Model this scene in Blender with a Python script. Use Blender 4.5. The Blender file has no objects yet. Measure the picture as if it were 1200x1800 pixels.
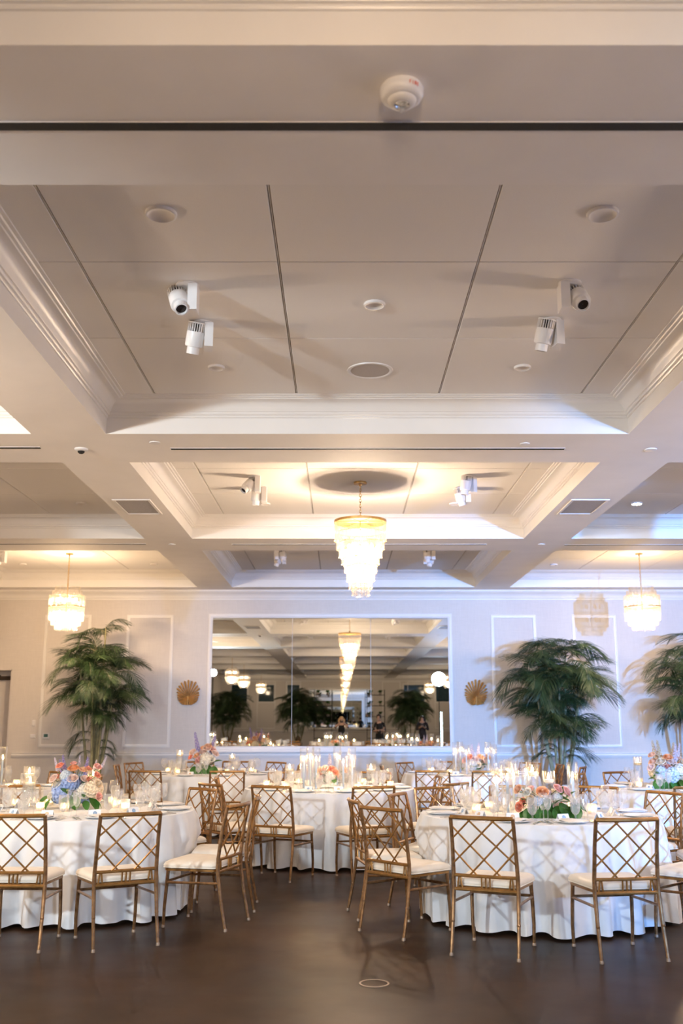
import bpy, math, random
from math import sin, cos, pi, radians as R
from mathutils import Vector, Matrix, Euler

sc = bpy.context.scene
COL = sc.collection
random.seed(7)

# ------------------------------------------------------------------ camera, world, large lights, exposure
CAM_H = 1.5
cam = bpy.data.cameras.new('camera')
cam.sensor_fit = 'VERTICAL'; cam.sensor_height = 36.0; cam.sensor_width = 24.0; cam.lens = 35.0
cam.clip_start = 0.05; cam.clip_end = 200
cam.dof.use_dof = True; cam.dof.focus_distance = 8.0; cam.dof.aperture_fstop = 2.2
camo = bpy.data.objects.new('camera', cam); COL.objects.link(camo)
camo.location = (0, 0, CAM_H); camo.rotation_euler = (R(90) + math.atan(366 / 1750.0), 0, 0)
sc.camera = camo

world = bpy.data.worlds.new('world'); sc.world = world; world.use_nodes = True
world.node_tree.nodes['Background'].inputs[0].default_value = (.5, .5, .6, 1)
world.node_tree.nodes['Background'].inputs[1].default_value = 0.02

KEY_LEFT_POS = (-4.83, 0.2, 3.25)
KEY_RIGHT_POS = (4.40, -7.6, 3.33)
KEY_LEFT = dict(energy=850, color=(.80, .92, 1.0), aim=(.4, 12.0, 1.4), size=R(58), radius=.12)
KEY_RIGHT = dict(energy=1250, color=(.70, .83, 1.0), aim=(1.2, 14.0, -1.6), size=R(40), radius=.3)
WASH_POS = (6.6, -3.2, 2.1)
WASH = dict(energy=10000, color=(.12, .40, 1.0), aim=(5.9, 19.0, 1.3), size=R(54), radius=.12)
CHANDELIER_W = 180
SIDE_W = 115
BULB = 9
CHAND_COLOR = (1.0, .77, .56)
DRUM_COLOR = (1.0, .70, .42)

sc.view_settings.view_transform = 'Standard'
sc.view_settings.look = 'None'
sc.view_settings.gamma = 1.0
sc.view_settings.use_curve_mapping = False
sc.view_settings.exposure = 1.06
sc.cycles.use_denoising = True
sc.cycles.use_adaptive_sampling = True
sc.cycles.adaptive_threshold = .045
sc.cycles.adaptive_min_samples = 16
sc.cycles.max_bounces = 8
sc.cycles.diffuse_bounces = 4
sc.cycles.glossy_bounces = 5
sc.cycles.transmission_bounces = 6
sc.cycles.transparent_max_bounces = 24
sc.cycles.caustics_reflective = False
sc.cycles.caustics_refractive = False
sc.cycles.sample_clamp_indirect = 6.0
sc.cycles.sample_clamp_direct = 0

# ------------------------------------------------------------------ materials
def _mat(name):
    m = bpy.data.materials.new(name); m.use_nodes = True
    nt = m.node_tree; return m, nt, nt.nodes['Principled BSDF']

def mat(name, col, rough=.6, metal=0.0, spec=.5, var=0.0, scale=8.0, bump=0.0, bscale=60.0, stretch=None, trans=0.0, coat=0.0, sheen=0.0):
    m, nt, b = _mat(name); N = nt.nodes; L = nt.links
    b.inputs['Base Color'].default_value = (*col, 1); b.inputs['Roughness'].default_value = rough
    b.inputs['Metallic'].default_value = metal; b.inputs['Specular IOR Level'].default_value = spec
    b.inputs['Coat Weight'].default_value = coat
    b.inputs['Sheen Weight'].default_value = sheen
    tc = N.new('ShaderNodeTexCoord'); src = tc.outputs['Object']
    if stretch:
        mp = N.new('ShaderNodeMapping'); mp.inputs['Scale'].default_value = stretch
        L.new(src, mp.inputs['Vector']); src = mp.outputs['Vector']
    if var > 0:
        n = N.new('ShaderNodeTexNoise'); n.inputs['Scale'].default_value = scale; n.inputs['Detail'].default_value = 4
        L.new(src, n.inputs['Vector'])
        r = N.new('ShaderNodeValToRGB')
        r.color_ramp.elements[0].position = .3; r.color_ramp.elements[1].position = .7
        r.color_ramp.elements[0].color = (*[max(0, c * (1 - var)) for c in col], 1)
        r.color_ramp.elements[1].color = (*[min(1, c * (1 + var)) for c in col], 1)
        L.new(n.outputs['Fac'], r.inputs['Fac']); L.new(r.outputs['Color'], b.inputs['Base Color'])
    if bump > 0:
        n2 = N.new('ShaderNodeTexNoise'); n2.inputs['Scale'].default_value = bscale; n2.inputs['Detail'].default_value = 3
        L.new(src, n2.inputs['Vector'])
        bp = N.new('ShaderNodeBump'); bp.inputs['Strength'].default_value = bump; bp.inputs['Distance'].default_value = .01
        L.new(n2.outputs['Fac'], bp.inputs['Height']); L.new(bp.outputs['Normal'], b.inputs['Normal'])
    if trans > 0:
        t = N.new('ShaderNodeBsdfTranslucent'); mx = N.new('ShaderNodeMixShader'); mx.inputs[0].default_value = trans
        t.inputs['Color'].default_value = (*col, 1)
        src_sock = b.inputs['Base Color'].links[0].from_socket if b.inputs['Base Color'].links else None
        if src_sock: L.new(src_sock, t.inputs['Color'])
        out = N['Material Output']
        L.new(b.outputs[0], mx.inputs[1]); L.new(t.outputs[0], mx.inputs[2]); L.new(mx.outputs[0], out.inputs['Surface'])
    return m

def emis(name, col, strength):
    m, nt, b = _mat(name)
    b.inputs['Base Color'].default_value = (*col, 1)
    b.inputs['Emission Color'].default_value = (*col, 1); b.inputs['Emission Strength'].default_value = strength
    return m

def thin_glass(name, tint=(.985, .99, .99), refl=1.0, frost=0.0, facing=.35, rough=.03, edge=.5):
    m = bpy.data.materials.new(name); m.use_nodes = True
    nt = m.node_tree; N = nt.nodes; L = nt.links; N.clear()
    out = N.new('ShaderNodeOutputMaterial')
    tr = N.new('ShaderNodeBsdfTransparent'); tr.inputs['Color'].default_value = (*tint, 1)
    gl = N.new('ShaderNodeBsdfGlossy'); gl.inputs['Roughness'].default_value = rough; gl.inputs['Color'].default_value = (refl, refl, refl, 1)
    lw = N.new('ShaderNodeLayerWeight'); lw.inputs['Blend'].default_value = facing
    mp = N.new('ShaderNodeMapRange'); mp.inputs[3].default_value = .03; mp.inputs[4].default_value = edge
    L.new(lw.outputs['Facing'], mp.inputs[0])
    mx = N.new('ShaderNodeMixShader'); L.new(mp.outputs[0], mx.inputs[0]); L.new(tr.outputs[0], mx.inputs[1]); L.new(gl.outputs[0], mx.inputs[2])
    last = mx
    if frost > 0:
        d = N.new('ShaderNodeBsdfTranslucent'); d.inputs['Color'].default_value = (.95, .95, .95, 1)
        d2 = N.new('ShaderNodeBsdfDiffuse'); d2.inputs['Color'].default_value = (.95, .95, .95, 1)
        m2 = N.new('ShaderNodeMixShader'); m2.inputs[0].default_value = .5
        L.new(d.outputs[0], m2.inputs[1]); L.new(d2.outputs[0], m2.inputs[2])
        m3 = N.new('ShaderNodeMixShader'); m3.inputs[0].default_value = frost
        L.new(mx.outputs[0], m3.inputs[1]); L.new(m2.outputs[0], m3.inputs[2]); last = m3
    L.new(last.outputs[0], out.inputs['Surface'])
    return m

def floor_mat():
    m, nt, b = _mat('polished_floor'); N = nt.nodes; L = nt.links
    tc = N.new('ShaderNodeTexCoord')
    n = N.new('ShaderNodeTexNoise'); n.inputs['Scale'].default_value = .9; n.inputs['Detail'].default_value = 8; n.inputs['Roughness'].default_value = .65
    L.new(tc.outputs['Object'], n.inputs['Vector'])
    r = N.new('ShaderNodeValToRGB'); e = r.color_ramp.elements
    e[0].position = .3; e[0].color = (.016, .0085, .0048, 1); e[1].position = .72; e[1].color = (.060, .028, .0115, 1)
    L.new(n.outputs['Fac'], r.inputs['Fac'])
    w = N.new('ShaderNodeTexNoise'); w.inputs['Scale'].default_value = 260; w.inputs['Detail'].default_value = 2
    L.new(tc.outputs['Object'], w.inputs['Vector'])
    mxc = N.new('ShaderNodeMix'); mxc.data_type = 'RGBA'; mxc.blend_type = 'OVERLAY'; mxc.inputs[0].default_value = .35
    L.new(r.outputs['Color'], mxc.inputs[6]); L.new(w.outputs['Fac'], mxc.inputs[7])
    L.new(mxc.outputs[2], b.inputs['Base Color'])
    n3 = N.new('ShaderNodeTexNoise'); n3.inputs['Scale'].default_value = 2.4; n3.inputs['Detail'].default_value = 6
    L.new(tc.outputs['Object'], n3.inputs['Vector'])
    mr = N.new('ShaderNodeMapRange'); mr.inputs[3].default_value = .26; mr.inputs[4].default_value = .46
    L.new(n3.outputs['Fac'], mr.inputs[0]); L.new(mr.outputs[0], b.inputs['Roughness'])
    bp = N.new('ShaderNodeBump'); bp.inputs['Strength'].default_value = .06; bp.inputs['Distance'].default_value = .004
    L.new(w.outputs['Fac'], bp.inputs['Height']); L.new(bp.outputs['Normal'], b.inputs['Normal'])
    b.inputs['Specular IOR Level'].default_value = .10
    return m

def linen_mat(name, col):
    """wall covering woven of crossing threads"""
    m, nt, b = _mat(name); N = nt.nodes; L = nt.links
    tc = N.new('ShaderNodeTexCoord')
    outs = []
    for s in ((6, 6, 220), (220, 220, 6)):
        mp = N.new('ShaderNodeMapping'); mp.inputs['Scale'].default_value = s; L.new(tc.outputs['Object'], mp.inputs['Vector'])
        n = N.new('ShaderNodeTexNoise'); n.inputs['Scale'].default_value = 1.0; n.inputs['Detail'].default_value = 2
        L.new(mp.outputs['Vector'], n.inputs['Vector']); outs.append(n.outputs['Fac'])
    a = N.new('ShaderNodeMath'); a.operation = 'ADD'; L.new(outs[0], a.inputs[0]); L.new(outs[1], a.inputs[1])
    r = N.new('ShaderNodeMapRange'); r.inputs[1].default_value = .6; r.inputs[2].default_value = 1.4; r.inputs[3].default_value = .92; r.inputs[4].default_value = 1.06
    L.new(a.outputs[0], r.inputs[0])
    mx = N.new('ShaderNodeMix'); mx.data_type = 'RGBA'; mx.blend_type = 'MULTIPLY'; mx.inputs[0].default_value = 1
    mx.inputs[6].default_value = (*col, 1); L.new(r.outputs[0], mx.inputs[7]); L.new(mx.outputs[2], b.inputs['Base Color'])
    b.inputs['Roughness'].default_value = .8; b.inputs['Specular IOR Level'].default_value = .25
    return m

M = {}
M['floor'] = floor_mat()
M['wall'] = linen_mat('linen_wallcovering', (.68, .64, .605))
M['trim'] = mat('white_trim_paint', (.80, .775, .75), .35, var=.02, scale=3)
M['soffit'] = mat('soffit_paint', (.86, .825, .80), .7, var=.025, scale=2.5, bump=.05, bscale=200)
M['panel'] = mat('acoustic_ceiling_panel', (.84, .81, .785), .85, var=.06, scale=300, bump=.1, bscale=500)
M['gap'] = mat('dark_panel_joint', (.34, .28, .23), .9, var=.1)
M['black'] = mat('matte_black', (.010, .009, .009), .7, var=.1)
M['slotmetal'] = mat('white_slot_lip', (.78, .75, .73), .45, var=.02)
M['gold'] = mat('gold_painted_metal', (.38, .19, .055), .30, metal=.62, var=.22, scale=22, coat=.25)
M['goldworn'] = mat('worn_gold_paint', (.29, .15, .062), .32, metal=.6, var=.35, scale=30, coat=.25)
M['footcap'] = mat('foot_glide', (.30, .22, .16), .4, metal=.3, var=.1)
M['cushion'] = mat('ivory_vinyl', (.80, .72, .61), .48, var=.04, scale=14, bump=.12, bscale=12)
M['piping'] = mat('ivory_piping', (.84, .78, .68), .5, var=.03)
M['cloth'] = mat('white_table_linen', (.80, .80, .81), .85, var=.015, scale=20, bump=.04, bscale=400, sheen=.15, trans=.06)
M['tablewood'] = mat('plywood_table', (.45, .33, .2), .6, var=.2, scale=6)
M['porcelain'] = mat('white_porcelain', (.86, .85, .83), .15, var=.01)
M['napkin'] = mat('ivory_napkin', (.82, .78, .74), .9, var=.03, bump=.1, bscale=80)
M['silver'] = mat('silver_cutlery', (.72, .68, .62), .2, metal=1, var=.05)
M['card'] = mat('white_card', (.9, .9, .9), .8, var=.01)
M['sealblue'] = mat('blue_seal', (.30, .42, .58), .6, var=.1)
M['sealtan'] = mat('tan_seal', (.72, .50, .34), .6, var=.1)
M['glass'] = thin_glass('clear_crystal', frost=.09, edge=.6)
M['cutglass'] = thin_glass('ribbed_crystal', frost=.21, facing=.5, rough=.06, edge=.7)
M['hurricane'] = thin_glass('clear_cylinder_glass', frost=.008, facing=.25, edge=.55)
M['water'] = thin_glass('water', tint=(.97, .98, .985), frost=.02, facing=.3)
M['votiveglass'] = thin_glass('votive_glass', tint=(1, .95, .88), frost=.30, facing=.4)
M['wax'] = mat('white_wax', (.9, .88, .84), .5, var=.02, trans=.45)
M['bluewax'] = mat('pale_blue_wax', (.62, .72, .84), .5, var=.02, trans=.3)
M['flame'] = emis('candle_flame', (1.0, .62, .22), 130)
M['crystal'] = thin_glass('chandelier_crystal', tint=(1, .985, .96), frost=.010, facing=.4)
M['drumcrystal'] = thin_glass('drum_crystal', tint=(1, .985, .96), frost=.022, facing=.4)
M['brass'] = mat('brushed_brass', (.62, .40, .16), .32, metal=1, var=.12, scale=30)
M['bulb'] = emis('chandelier_bulb', (1.0, .80, .55), BULB)
M['whiteplastic'] = mat('white_fixture', (.80, .78, .78), .4, var=.02)
M['darkhole'] = mat('dark_interior', (.02, .012, .01), .8, var=.1)
M['lamphole'] = mat('recessed_reflector', (.74, .70, .67), .5, var=.03)
M['litlamp'] = emis('lit_lamp', (1.0, .93, .82), 30)
M['grille'] = mat('speaker_grille', (.50, .46, .44), .8, var=.15, scale=400)
M['vent'] = mat('return_air_grille', (.36, .34, .34), .7, var=.3, scale=260, bump=.3, bscale=300)
M['chrome'] = mat('chrome', (.8, .8, .8), .12, metal=1, var=.03)
M['red'] = mat('red_print', (.75, .10, .08), .6, var=.05)
M['leaf'] = mat('palm_leaf', (.034, .068, .024), .5, var=.5, scale=3, trans=.12)
M['stem'] = mat('palm_stem', (.26, .24, .13), .6, var=.3, scale=12)
M['fibre'] = mat('palm_fibre', (.16, .085, .045), .9, var=.4, scale=30, bump=.4, bscale=60)
M['pot'] = mat('planter_clay', (.50, .45, .40), .7, var=.1, scale=6)
M['soil'] = mat('soil', (.05, .035, .025), .95, var=.4, scale=40)
M['fan'] = mat('dried_palm_gold', (.74, .42, .13), .6, var=.22, scale=14, trans=.15)
M['greenleaf'] = mat('bouquet_leaf', (.045, .15, .025), .4, var=.35, scale=20, trans=.18)
M['sage'] = mat('pale_greenery', (.33, .38, .18), .6, var=.3, scale=20, trans=.2)
for k, c in dict(blue=(.40, .53, .84), paleblue=(.66, .74, .82), white=(.88, .84, .76), cream=(.88, .76, .60), blush=(.92, .72, .65),
                 pink=(.90, .55, .50), coral=(.90, .42, .31), peach=(.92, .60, .41), orange=(.93, .49, .26), purple=(.33, .29, .58),
                 lilac=(.60, .56, .68), tan=(.58, .46, .27)).items():
    M['p_' + k] = mat(k + '_petal', c, .7, var=.16, scale=40, trans=.3)
M['mirror'] = mat('silvered_mirror', (.80, .82, .80), .0, metal=1.0)
M['skin'] = mat('skin', (.55, .34, .25), .55, var=.08, scale=30)
M['blackcloth'] = mat('black_clothing', (.012, .012, .014), .85, var=.2, scale=20)
M['hairdark'] = mat('dark_hair', (.03, .018, .012), .6, var=.3, scale=60)
M['hairblond'] = mat('blond_hair', (.42, .28, .14), .6, var=.3, scale=60)
M['dress'] = mat('dark_blouse', (.022, .02, .028), .85, var=.2, scale=20)
M['nightglass'] = mat('night_window_glass', (.02, .05, .07), .06, var=.2)
M['doorpaint'] = mat('door_paint', (.62, .58, .56), .5, var=.03)
M['bronze'] = mat('dark_bronze', (.05, .035, .028), .4, metal=.6, var=.1)
M['lcd'] = mat('thermostat_screen', (.05, .13, .12), .2, var=.05)
M['coolpanel'] = emis('stage_lamp_face', (.75, .82, 1.0), 60)
M['neutralpanel'] = emis('strobe_face', (1.0, .97, .92), 60)
M['bluepanel'] = emis('blue_wash_face', (.25, .5, 1.0), 40)
M['tubelight'] = emis('led_tube', (.55, .85, 1.0), 14)
M['shelfmetal'] = mat('black_shelf_metal', (.02, .02, .02), .5, metal=.4, var=.1)

# ------------------------------------------------------------------ mesh building
class MB:
    def __init__(s): s.v = []; s.f = []; s.m = []; s.cur = 0
    def add(s, vs, fs):
        b = len(s.v); s.v += [tuple(x) for x in vs]
        for f in fs: s.f.append(tuple(i + b for i in f)); s.m.append(s.cur)
        return s
    def box(s, c, d, rot=None):
        x, y, z = d[0] / 2, d[1] / 2, d[2] / 2
        vs = [Vector((sx * x, sy * y, sz * z)) for sz in (-1, 1) for sy in (-1, 1) for sx in (-1, 1)]
        if rot is not None: vs = [rot @ v for v in vs]
        vs = [v + Vector(c) for v in vs]
        return s.add(vs, [(0, 2, 3, 1), (4, 5, 7, 6), (0, 1, 5, 4), (2, 6, 7, 3), (0, 4, 6, 2), (1, 3, 7, 5)])
    def tube(s, pts, r, n=8, cap=True, flat=1.0):
        pts = [Vector(p) for p in pts]; k = len(pts)
        rs = r if isinstance(r, (list, tuple)) else [r] * k
        vs = []; up = None
        for i, p in enumerate(pts):
            t = (pts[min(i + 1, k - 1)] - pts[max(i - 1, 0)])
            t = t.normalized() if t.length > 1e-9 else Vector((0, 0, 1))
            if up is None:
                up = Vector((0, 0, 1)) if abs(t.z) < .9 else Vector((0, 1, 0))
            a = t.cross(up)
            a = a.normalized() if a.length > 1e-6 else t.orthogonal().normalized()
            up = a.cross(t).normalized()
            for j in range(n):
                q = 2 * pi * j / n + pi / n
                vs.append(p + a * (cos(q) * rs[i]) + up * (sin(q) * rs[i] * flat))
        fs = []
        for i in range(k - 1):
            for j in range(n):
                fs.append((i * n + j, i * n + (j + 1) % n, (i + 1) * n + (j + 1) % n, (i + 1) * n + j))
        if cap:
            fs.append(tuple(range(n))[::-1]); fs.append(tuple((k - 1) * n + j for j in range(n)))
        return s.add(vs, fs)
    def lathe(s, prof, n=20, c=(0, 0, 0), ribs=0.0, cap0=False, cap1=False):
        vs = []; k = len(prof)
        for (r, z) in prof:
            for j in range(n):
                q = 2 * pi * j / n; rr = r * (1 + (ribs if j % 2 else 0))
                vs.append((c[0] + rr * cos(q), c[1] + rr * sin(q), c[2] + z))
        fs = [(i * n + j, i * n + (j + 1) % n, (i + 1) * n + (j + 1) % n, (i + 1) * n + j) for i in range(k - 1) for j in range(n)]
        if cap0: fs.append(tuple(range(n))[::-1])
        if cap1: fs.append(tuple((k - 1) * n + j for j in range(n)))
        return s.add(vs, fs)
    def grid(s, fn, nu, nv, closed=False):
        vs = [fn(i / nu, j / nv) for j in range(nv + 1) for i in range(nu + (0 if closed else 1))]
        w = nu if closed else nu + 1
        fs = []
        for j in range(nv):
            for i in range(nu):
                i2 = (i + 1) % w
                fs.append((j * w + i, j * w + i2, (j + 1) * w + i2, (j + 1) * w + i))
        return s.add(vs, fs)
    def mesh(s, name, mats, smooth=True):
        me = bpy.data.meshes.new(name); me.from_pydata(s.v, [], s.f)
        if not isinstance(mats, (list, tuple)): mats = [mats]
        for m in mats: me.materials.append(M[m])
        for p, mi in zip(me.polygons, s.m):
            p.use_smooth = smooth; p.material_index = mi
        if smooth: me.set_sharp_from_angle(angle=R(42))
        return me
    def build(s, name, mats, parent=None, smooth=True, loc=(0, 0, 0)):
        return link(name, s.mesh(name, mats, smooth), parent, loc)

def link(name, data, parent=None, loc=(0, 0, 0), rot=(0, 0, 0), scale=None):
    o = bpy.data.objects.new(name, data); COL.objects.link(o)
    o.location = loc; o.rotation_euler = rot
    if scale is not None: o.scale = scale if isinstance(scale, (tuple, list)) else (scale,) * 3
    if parent: o.parent = parent
    return o

def thing(name, label, cat, loc=(0, 0, 0), rz=0.0, group=None):
    o = link(name, None, None, loc, (0, 0, rz)); o.empty_display_size = .1
    return tag(o, label, cat, group)
def tag(o, label, cat=None, group=None, kind=None):
    o['label'] = label
    if cat: o['category'] = cat
    if group: o['group'] = group
    if kind: o['kind'] = kind
    return o
def copy_tree(o, parent=None):
    c = o.copy(); COL.objects.link(c)
    if parent: c.parent = parent
    for ch in list(o.children): copy_tree(ch, c)
    return c
def place(o, loc, rz=0.0, label=None, group=None):
    o.location = loc; o.rotation_euler = (0, 0, rz)
    if label: o['label'] = label
    if group: o['group'] = group
    return o
class Proto:
    """first use returns the prototype itself, later uses copies"""
    def __init__(s, fn): s.fn = fn; s.o = None
    def get(s):
        if s.o is None: s.o = s.fn(); return s.o
        return copy_tree(s.o)

ORD = ['first', 'second', 'third', 'fourth', 'fifth', 'sixth', 'seventh', 'eighth', 'ninth', 'tenth', 'eleventh', 'twelfth', 'thirteenth']

# ------------------------------------------------------------------ room shell
YB, YR, XL, XR = 19.07, -21.8, -7.1, 7.55
ZS, ZP = 3.94, 4.24
def plane(name, pts, m, label, cat, kind='structure'):
    o = MB().add(pts, [tuple(range(len(pts)))]).build(name, m, smooth=False)
    tag(o, label, None, None, kind); o['category'] = cat
    return o
def slab(name, c, d, m, label, cat):
    o = MB().box(c, d).build(name, m, smooth=False); tag(o, label, cat, None, 'structure'); return o
floor = slab('floor', ((XL + XR) / 2, (YB + YR) / 2, -.05), (XR - XL + .4, YB - YR + .4, .1), 'floor', 'dark brown polished concrete floor', 'floor')

# back wall with a door opening at its left end
wb = MB()
DX0, DX1, DZ = -7.0, -6.229, 2.449
wb.box(((DX1 + XR) / 2, YB + .1, ZP / 2), (XR - DX1, .2, ZP))
wb.box(((XL + DX0) / 2 - .1, YB + .1, ZP / 2), (DX0 - XL + .2, .2, ZP))
wb.box(((DX0 + DX1) / 2, YB + .1, (DZ + ZP) / 2), (DX1 - DX0, .2, ZP - DZ))
wall_back = wb.build('wall_back', 'wall', smooth=False)
tag(wall_back, 'beige linen end wall with white mouldings around the mirror', 'wall', None, 'structure')
slab('wall_left', (XL - .1, (YB + YR) / 2, ZP / 2), (.2, YB - YR, ZP), 'wall', 'long beige side wall beyond the frame edge', 'wall')
slab('wall_right', (XR + .1, (YB + YR) / 2, ZP / 2), (.2, YB - YR, ZP), 'wall', 'long beige side wall on the lavender lit side', 'wall')
wall_rear = slab('wall_rear', ((XL + XR) / 2, YR - .1, ZP / 2), (XR - XL, .2, ZP), 'wall', 'far end wall with night windows seen in the mirror', 'wall')

def extrude_x(prof, x0, x1, ywall, sgn=-1):
    """profile (out, z) swept along x on a wall at ywall"""
    b = MB(); n = len(prof)
    vs = [(x, ywall + sgn * o, z) for x in (x0, x1) for (o, z) in prof]
    fs = [(i, (i + 1) % n, n + (i + 1) % n, n + i) for i in range(n)]
    fs += [tuple(range(n))[::-1], tuple(range(n, 2 * n))]
    return b.add(vs, fs)
crown_prof = [(0, 3.762), (.018, 3.762), (.022, 3.775), (.018, 3.787), (.04, 3.795), (.045, 3.81), (.05, 3.83), (.07, 3.86), (.10, 3.885), (.125, 3.897), (.13, 3.91), (.15, 3.915), (.15, 3.94), (0, 3.94)]
rail_prof = [(0, .815), (.012, .815), (.018, .835), (.030, .85), (.032, .875), (.024, .89), (.036, .9), (.036, .909), (0, .909)]
base_prof = [(0, 0), (.02, 0), (.02, .13), (.014, .15), (.008, .165), (0, .165)]
extrude_x(crown_prof, XL, XR, YB).build('crown_moulding', 'trim', wall_back)
extrude_x(rail_prof, DX1 + .09, XR, YB).build('chair_rail', 'trim', wall_back)
o = extrude_x(base_prof, DX1 + .09, XR, YB).build('baseboard_back', 'trim'); tag(o, 'white baseboard along the mirror wall', 'baseboard', None, 'structure')
extrude_x(crown_prof, XL, XR, YR, 1).build('crown_moulding', 'trim', wall_rear)
extrude_x(rail_prof, XL, XR, YR, 1).build('chair_rail', 'trim', wall_rear)

def rect_frame(x0, x1, z0, z1, prof, ywall, sgn=-1):
    """mitred frame: profile (inset from the outer edge, projection)"""
    b = MB(); vs = []
    for (i, p) in prof:
        y = ywall + sgn * p
        vs += [(x0 + i, y, z0 + i), (x1 - i, y, z0 + i), (x1 - i, y, z1 - i), (x0 + i, y, z1 - i)]
    fs = []
    for k in range(len(prof) - 1):
        for j in range(4):
            a = k * 4 + j; c = k * 4 + (j + 1) % 4
            fs.append((a, c, c + 4, a + 4))
    return b.add(vs, fs)
pm = [(0, 0), (0, .012), (.012, .018), (.03, .02), (.045, .012), (.055, .014), (.06, 0)]
for (a, b_) in ((-5.665, -4.78), (-4.10, -3.205), (2.85, 3.715), (4.40, 5.25)):
    rect_frame(a, b_, 1.0, 3.475, pm, YB).build('panel_moulding', 'trim', wall_back)
for (a, b_) in ((-6.6, -5.5), (-5.0, -3.9), (-3.3, -2.4), (2.4, 3.5), (3.9, 5.0), (5.5, 6.6)):
    rect_frame(a, b_, 1.0, 3.75, pm, YR, 1).build('panel_moulding', 'trim', wall_rear)

# door in its recess
d = thing('door_1', 'pale door deep in its recess with dark closer', 'door', ((DX0 + DX1) / 2, YB, 0)); d['kind'] = 'structure'
w = DX1 - DX0
MB().box((0, .30, DZ / 2), (w, .04, DZ)).build('door_leaf', 'doorpaint', d, smooth=False)
b = MB().box((-w / 2 + .03, .16, DZ / 2), (.06, .32, DZ)).box((w / 2 - .012, .16, DZ / 2), (.024, .32, DZ)).box((0, .16, DZ - .012), (w, .32, .024))
b.build('door_frame', 'doorpaint', d, smooth=False)
cl = MB().box((.15, .25, DZ - .16), (.26, .06, .075)).build('door_closer', 'bronze', d, smooth=False)
MB().tube([(.1, .24, DZ - .12), (-.05, .18, DZ - .06), (-.2, .22, DZ - .04)], .012).build('closer_arm', 'bronze', cl)
MB().tube([(-.25, .28, 1.0), (-.25, .22, 1.0), (-.13, .22, 1.0)], .012).build('door_handle', 'chrome', d)

# rear windows (seen in the mirror)
for i, (x0, x1) in enumerate(((-6.5, -5.6), (-4.9, -4.0), (-3.2, -2.5), (3.7, 4.9), (5.6, 6.5))):
    wd = thing('window_%d' % (i + 1), 'dark night window high on the far wall, %s of five in the mirror' % ORD[i], 'window', ((x0 + x1) / 2, YR, 0)); wd['kind'] = 'structure'
    hw = (x1 - x0) / 2
    rect_frame(-hw - .08, hw + .08, 2.5, 3.62, [(0, 0), (0, .03), (.06, .04), (.08, .015)], 0, 1).build('window_frame', 'trim', wd, smooth=False)
    MB().box((0, .012, 3.06), (2 * hw, .01, .98)).build('pane', 'nightglass', wd, smooth=False)

# ------------------------------------------------------------------ coffered ceiling
COLS = [(-6.40, -2.70), (-2.05, 2.50), (3.15, 6.85)]
ROWC = [1.185 + 5.1 * k for k in range(-4, 4)]
HALF = 2.06
def coffer_faces():
    xs = sorted([XL - .1] + [x for c in COLS for x in c] + [XR + .1])
    ys = sorted([YR - .1] + [y for c in ROWC for y in (c - HALF, c + HALF)] + [YB + .05])
    b = MB()
    for i in range(len(xs) - 1):
        for j in range(len(ys) - 1):
            if i % 2 == 1 and j % 2 == 1: continue
            b.add([(xs[i], ys[j], ZS), (xs[i], ys[j + 1], ZS), (xs[i + 1], ys[j + 1], ZS), (xs[i + 1], ys[j], ZS)], [(0, 1, 2, 3)])
    return b
ceiling = coffer_faces().build('ceiling', 'soffit', smooth=False)
tag(ceiling, 'coffered ceiling of wide painted beams and recessed panels', 'ceiling', None, 'structure')
cprof = [(0, 3.94), (0, 4.082), (.010, 4.084), (.015, 4.092), (.013, 4.103), (.026, 4.106), (.032, 4.116), (.030, 4.128), (.040, 4.132),
         (.046, 4.142), (.055, 4.165), (.075, 4.19), (.105, 4.207), (.14, 4.214), (.145, 4.222), (.165, 4.224), (.172, 4.232), (.195, 4.234), (.2, 4.243)]
def crown_mesh(wx, wy):
    b = MB(); vs = []
    for (i, z) in cprof:
        vs += [(-wx + i, -wy + i, z), (wx - i, -wy + i, z), (wx - i, wy - i, z), (-wx + i, wy - i, z)]
    fs = [(k * 4 + j, k * 4 + 4 + j, k * 4 + 4 + (j + 1) % 4, k * 4 + (j + 1) % 4) for k in range(len(cprof) - 1) for j in range(4)]
    b.add(vs, fs)
    me = b.mesh('crown_moulding', 'trim'); me.set_sharp_from_angle(angle=R(30)); return me
PM = {}
def panel_mesh(wx, wy):
    k = (round(wx, 3), round(wy, 3))
    if k not in PM:
        b = MB(); c = .003
        x, y = wx / 2, wy / 2
        vs = [(-x, -y, .02), (x, -y, .02), (x, y, .02), (-x, y, .02), (-x, -y, c), (x, -y, c), (x, y, c), (-x, y, c),
              (-x + c, -y + c, 0), (x - c, -y + c, 0), (x - c, y - c, 0), (-x + c, y - c, 0)]
        fs = [(0, 1, 2, 3), (8, 11, 10, 9)]
        for j in range(4):
            n = (j + 1) % 4
            fs += [(j, 4 + j, 4 + n, n), (4 + j, 8 + j, 8 + n, 4 + n)]
        PM[k] = b.add(vs, fs).mesh('panel', 'panel', smooth=False)
    return PM[k]
CM = {}
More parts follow.
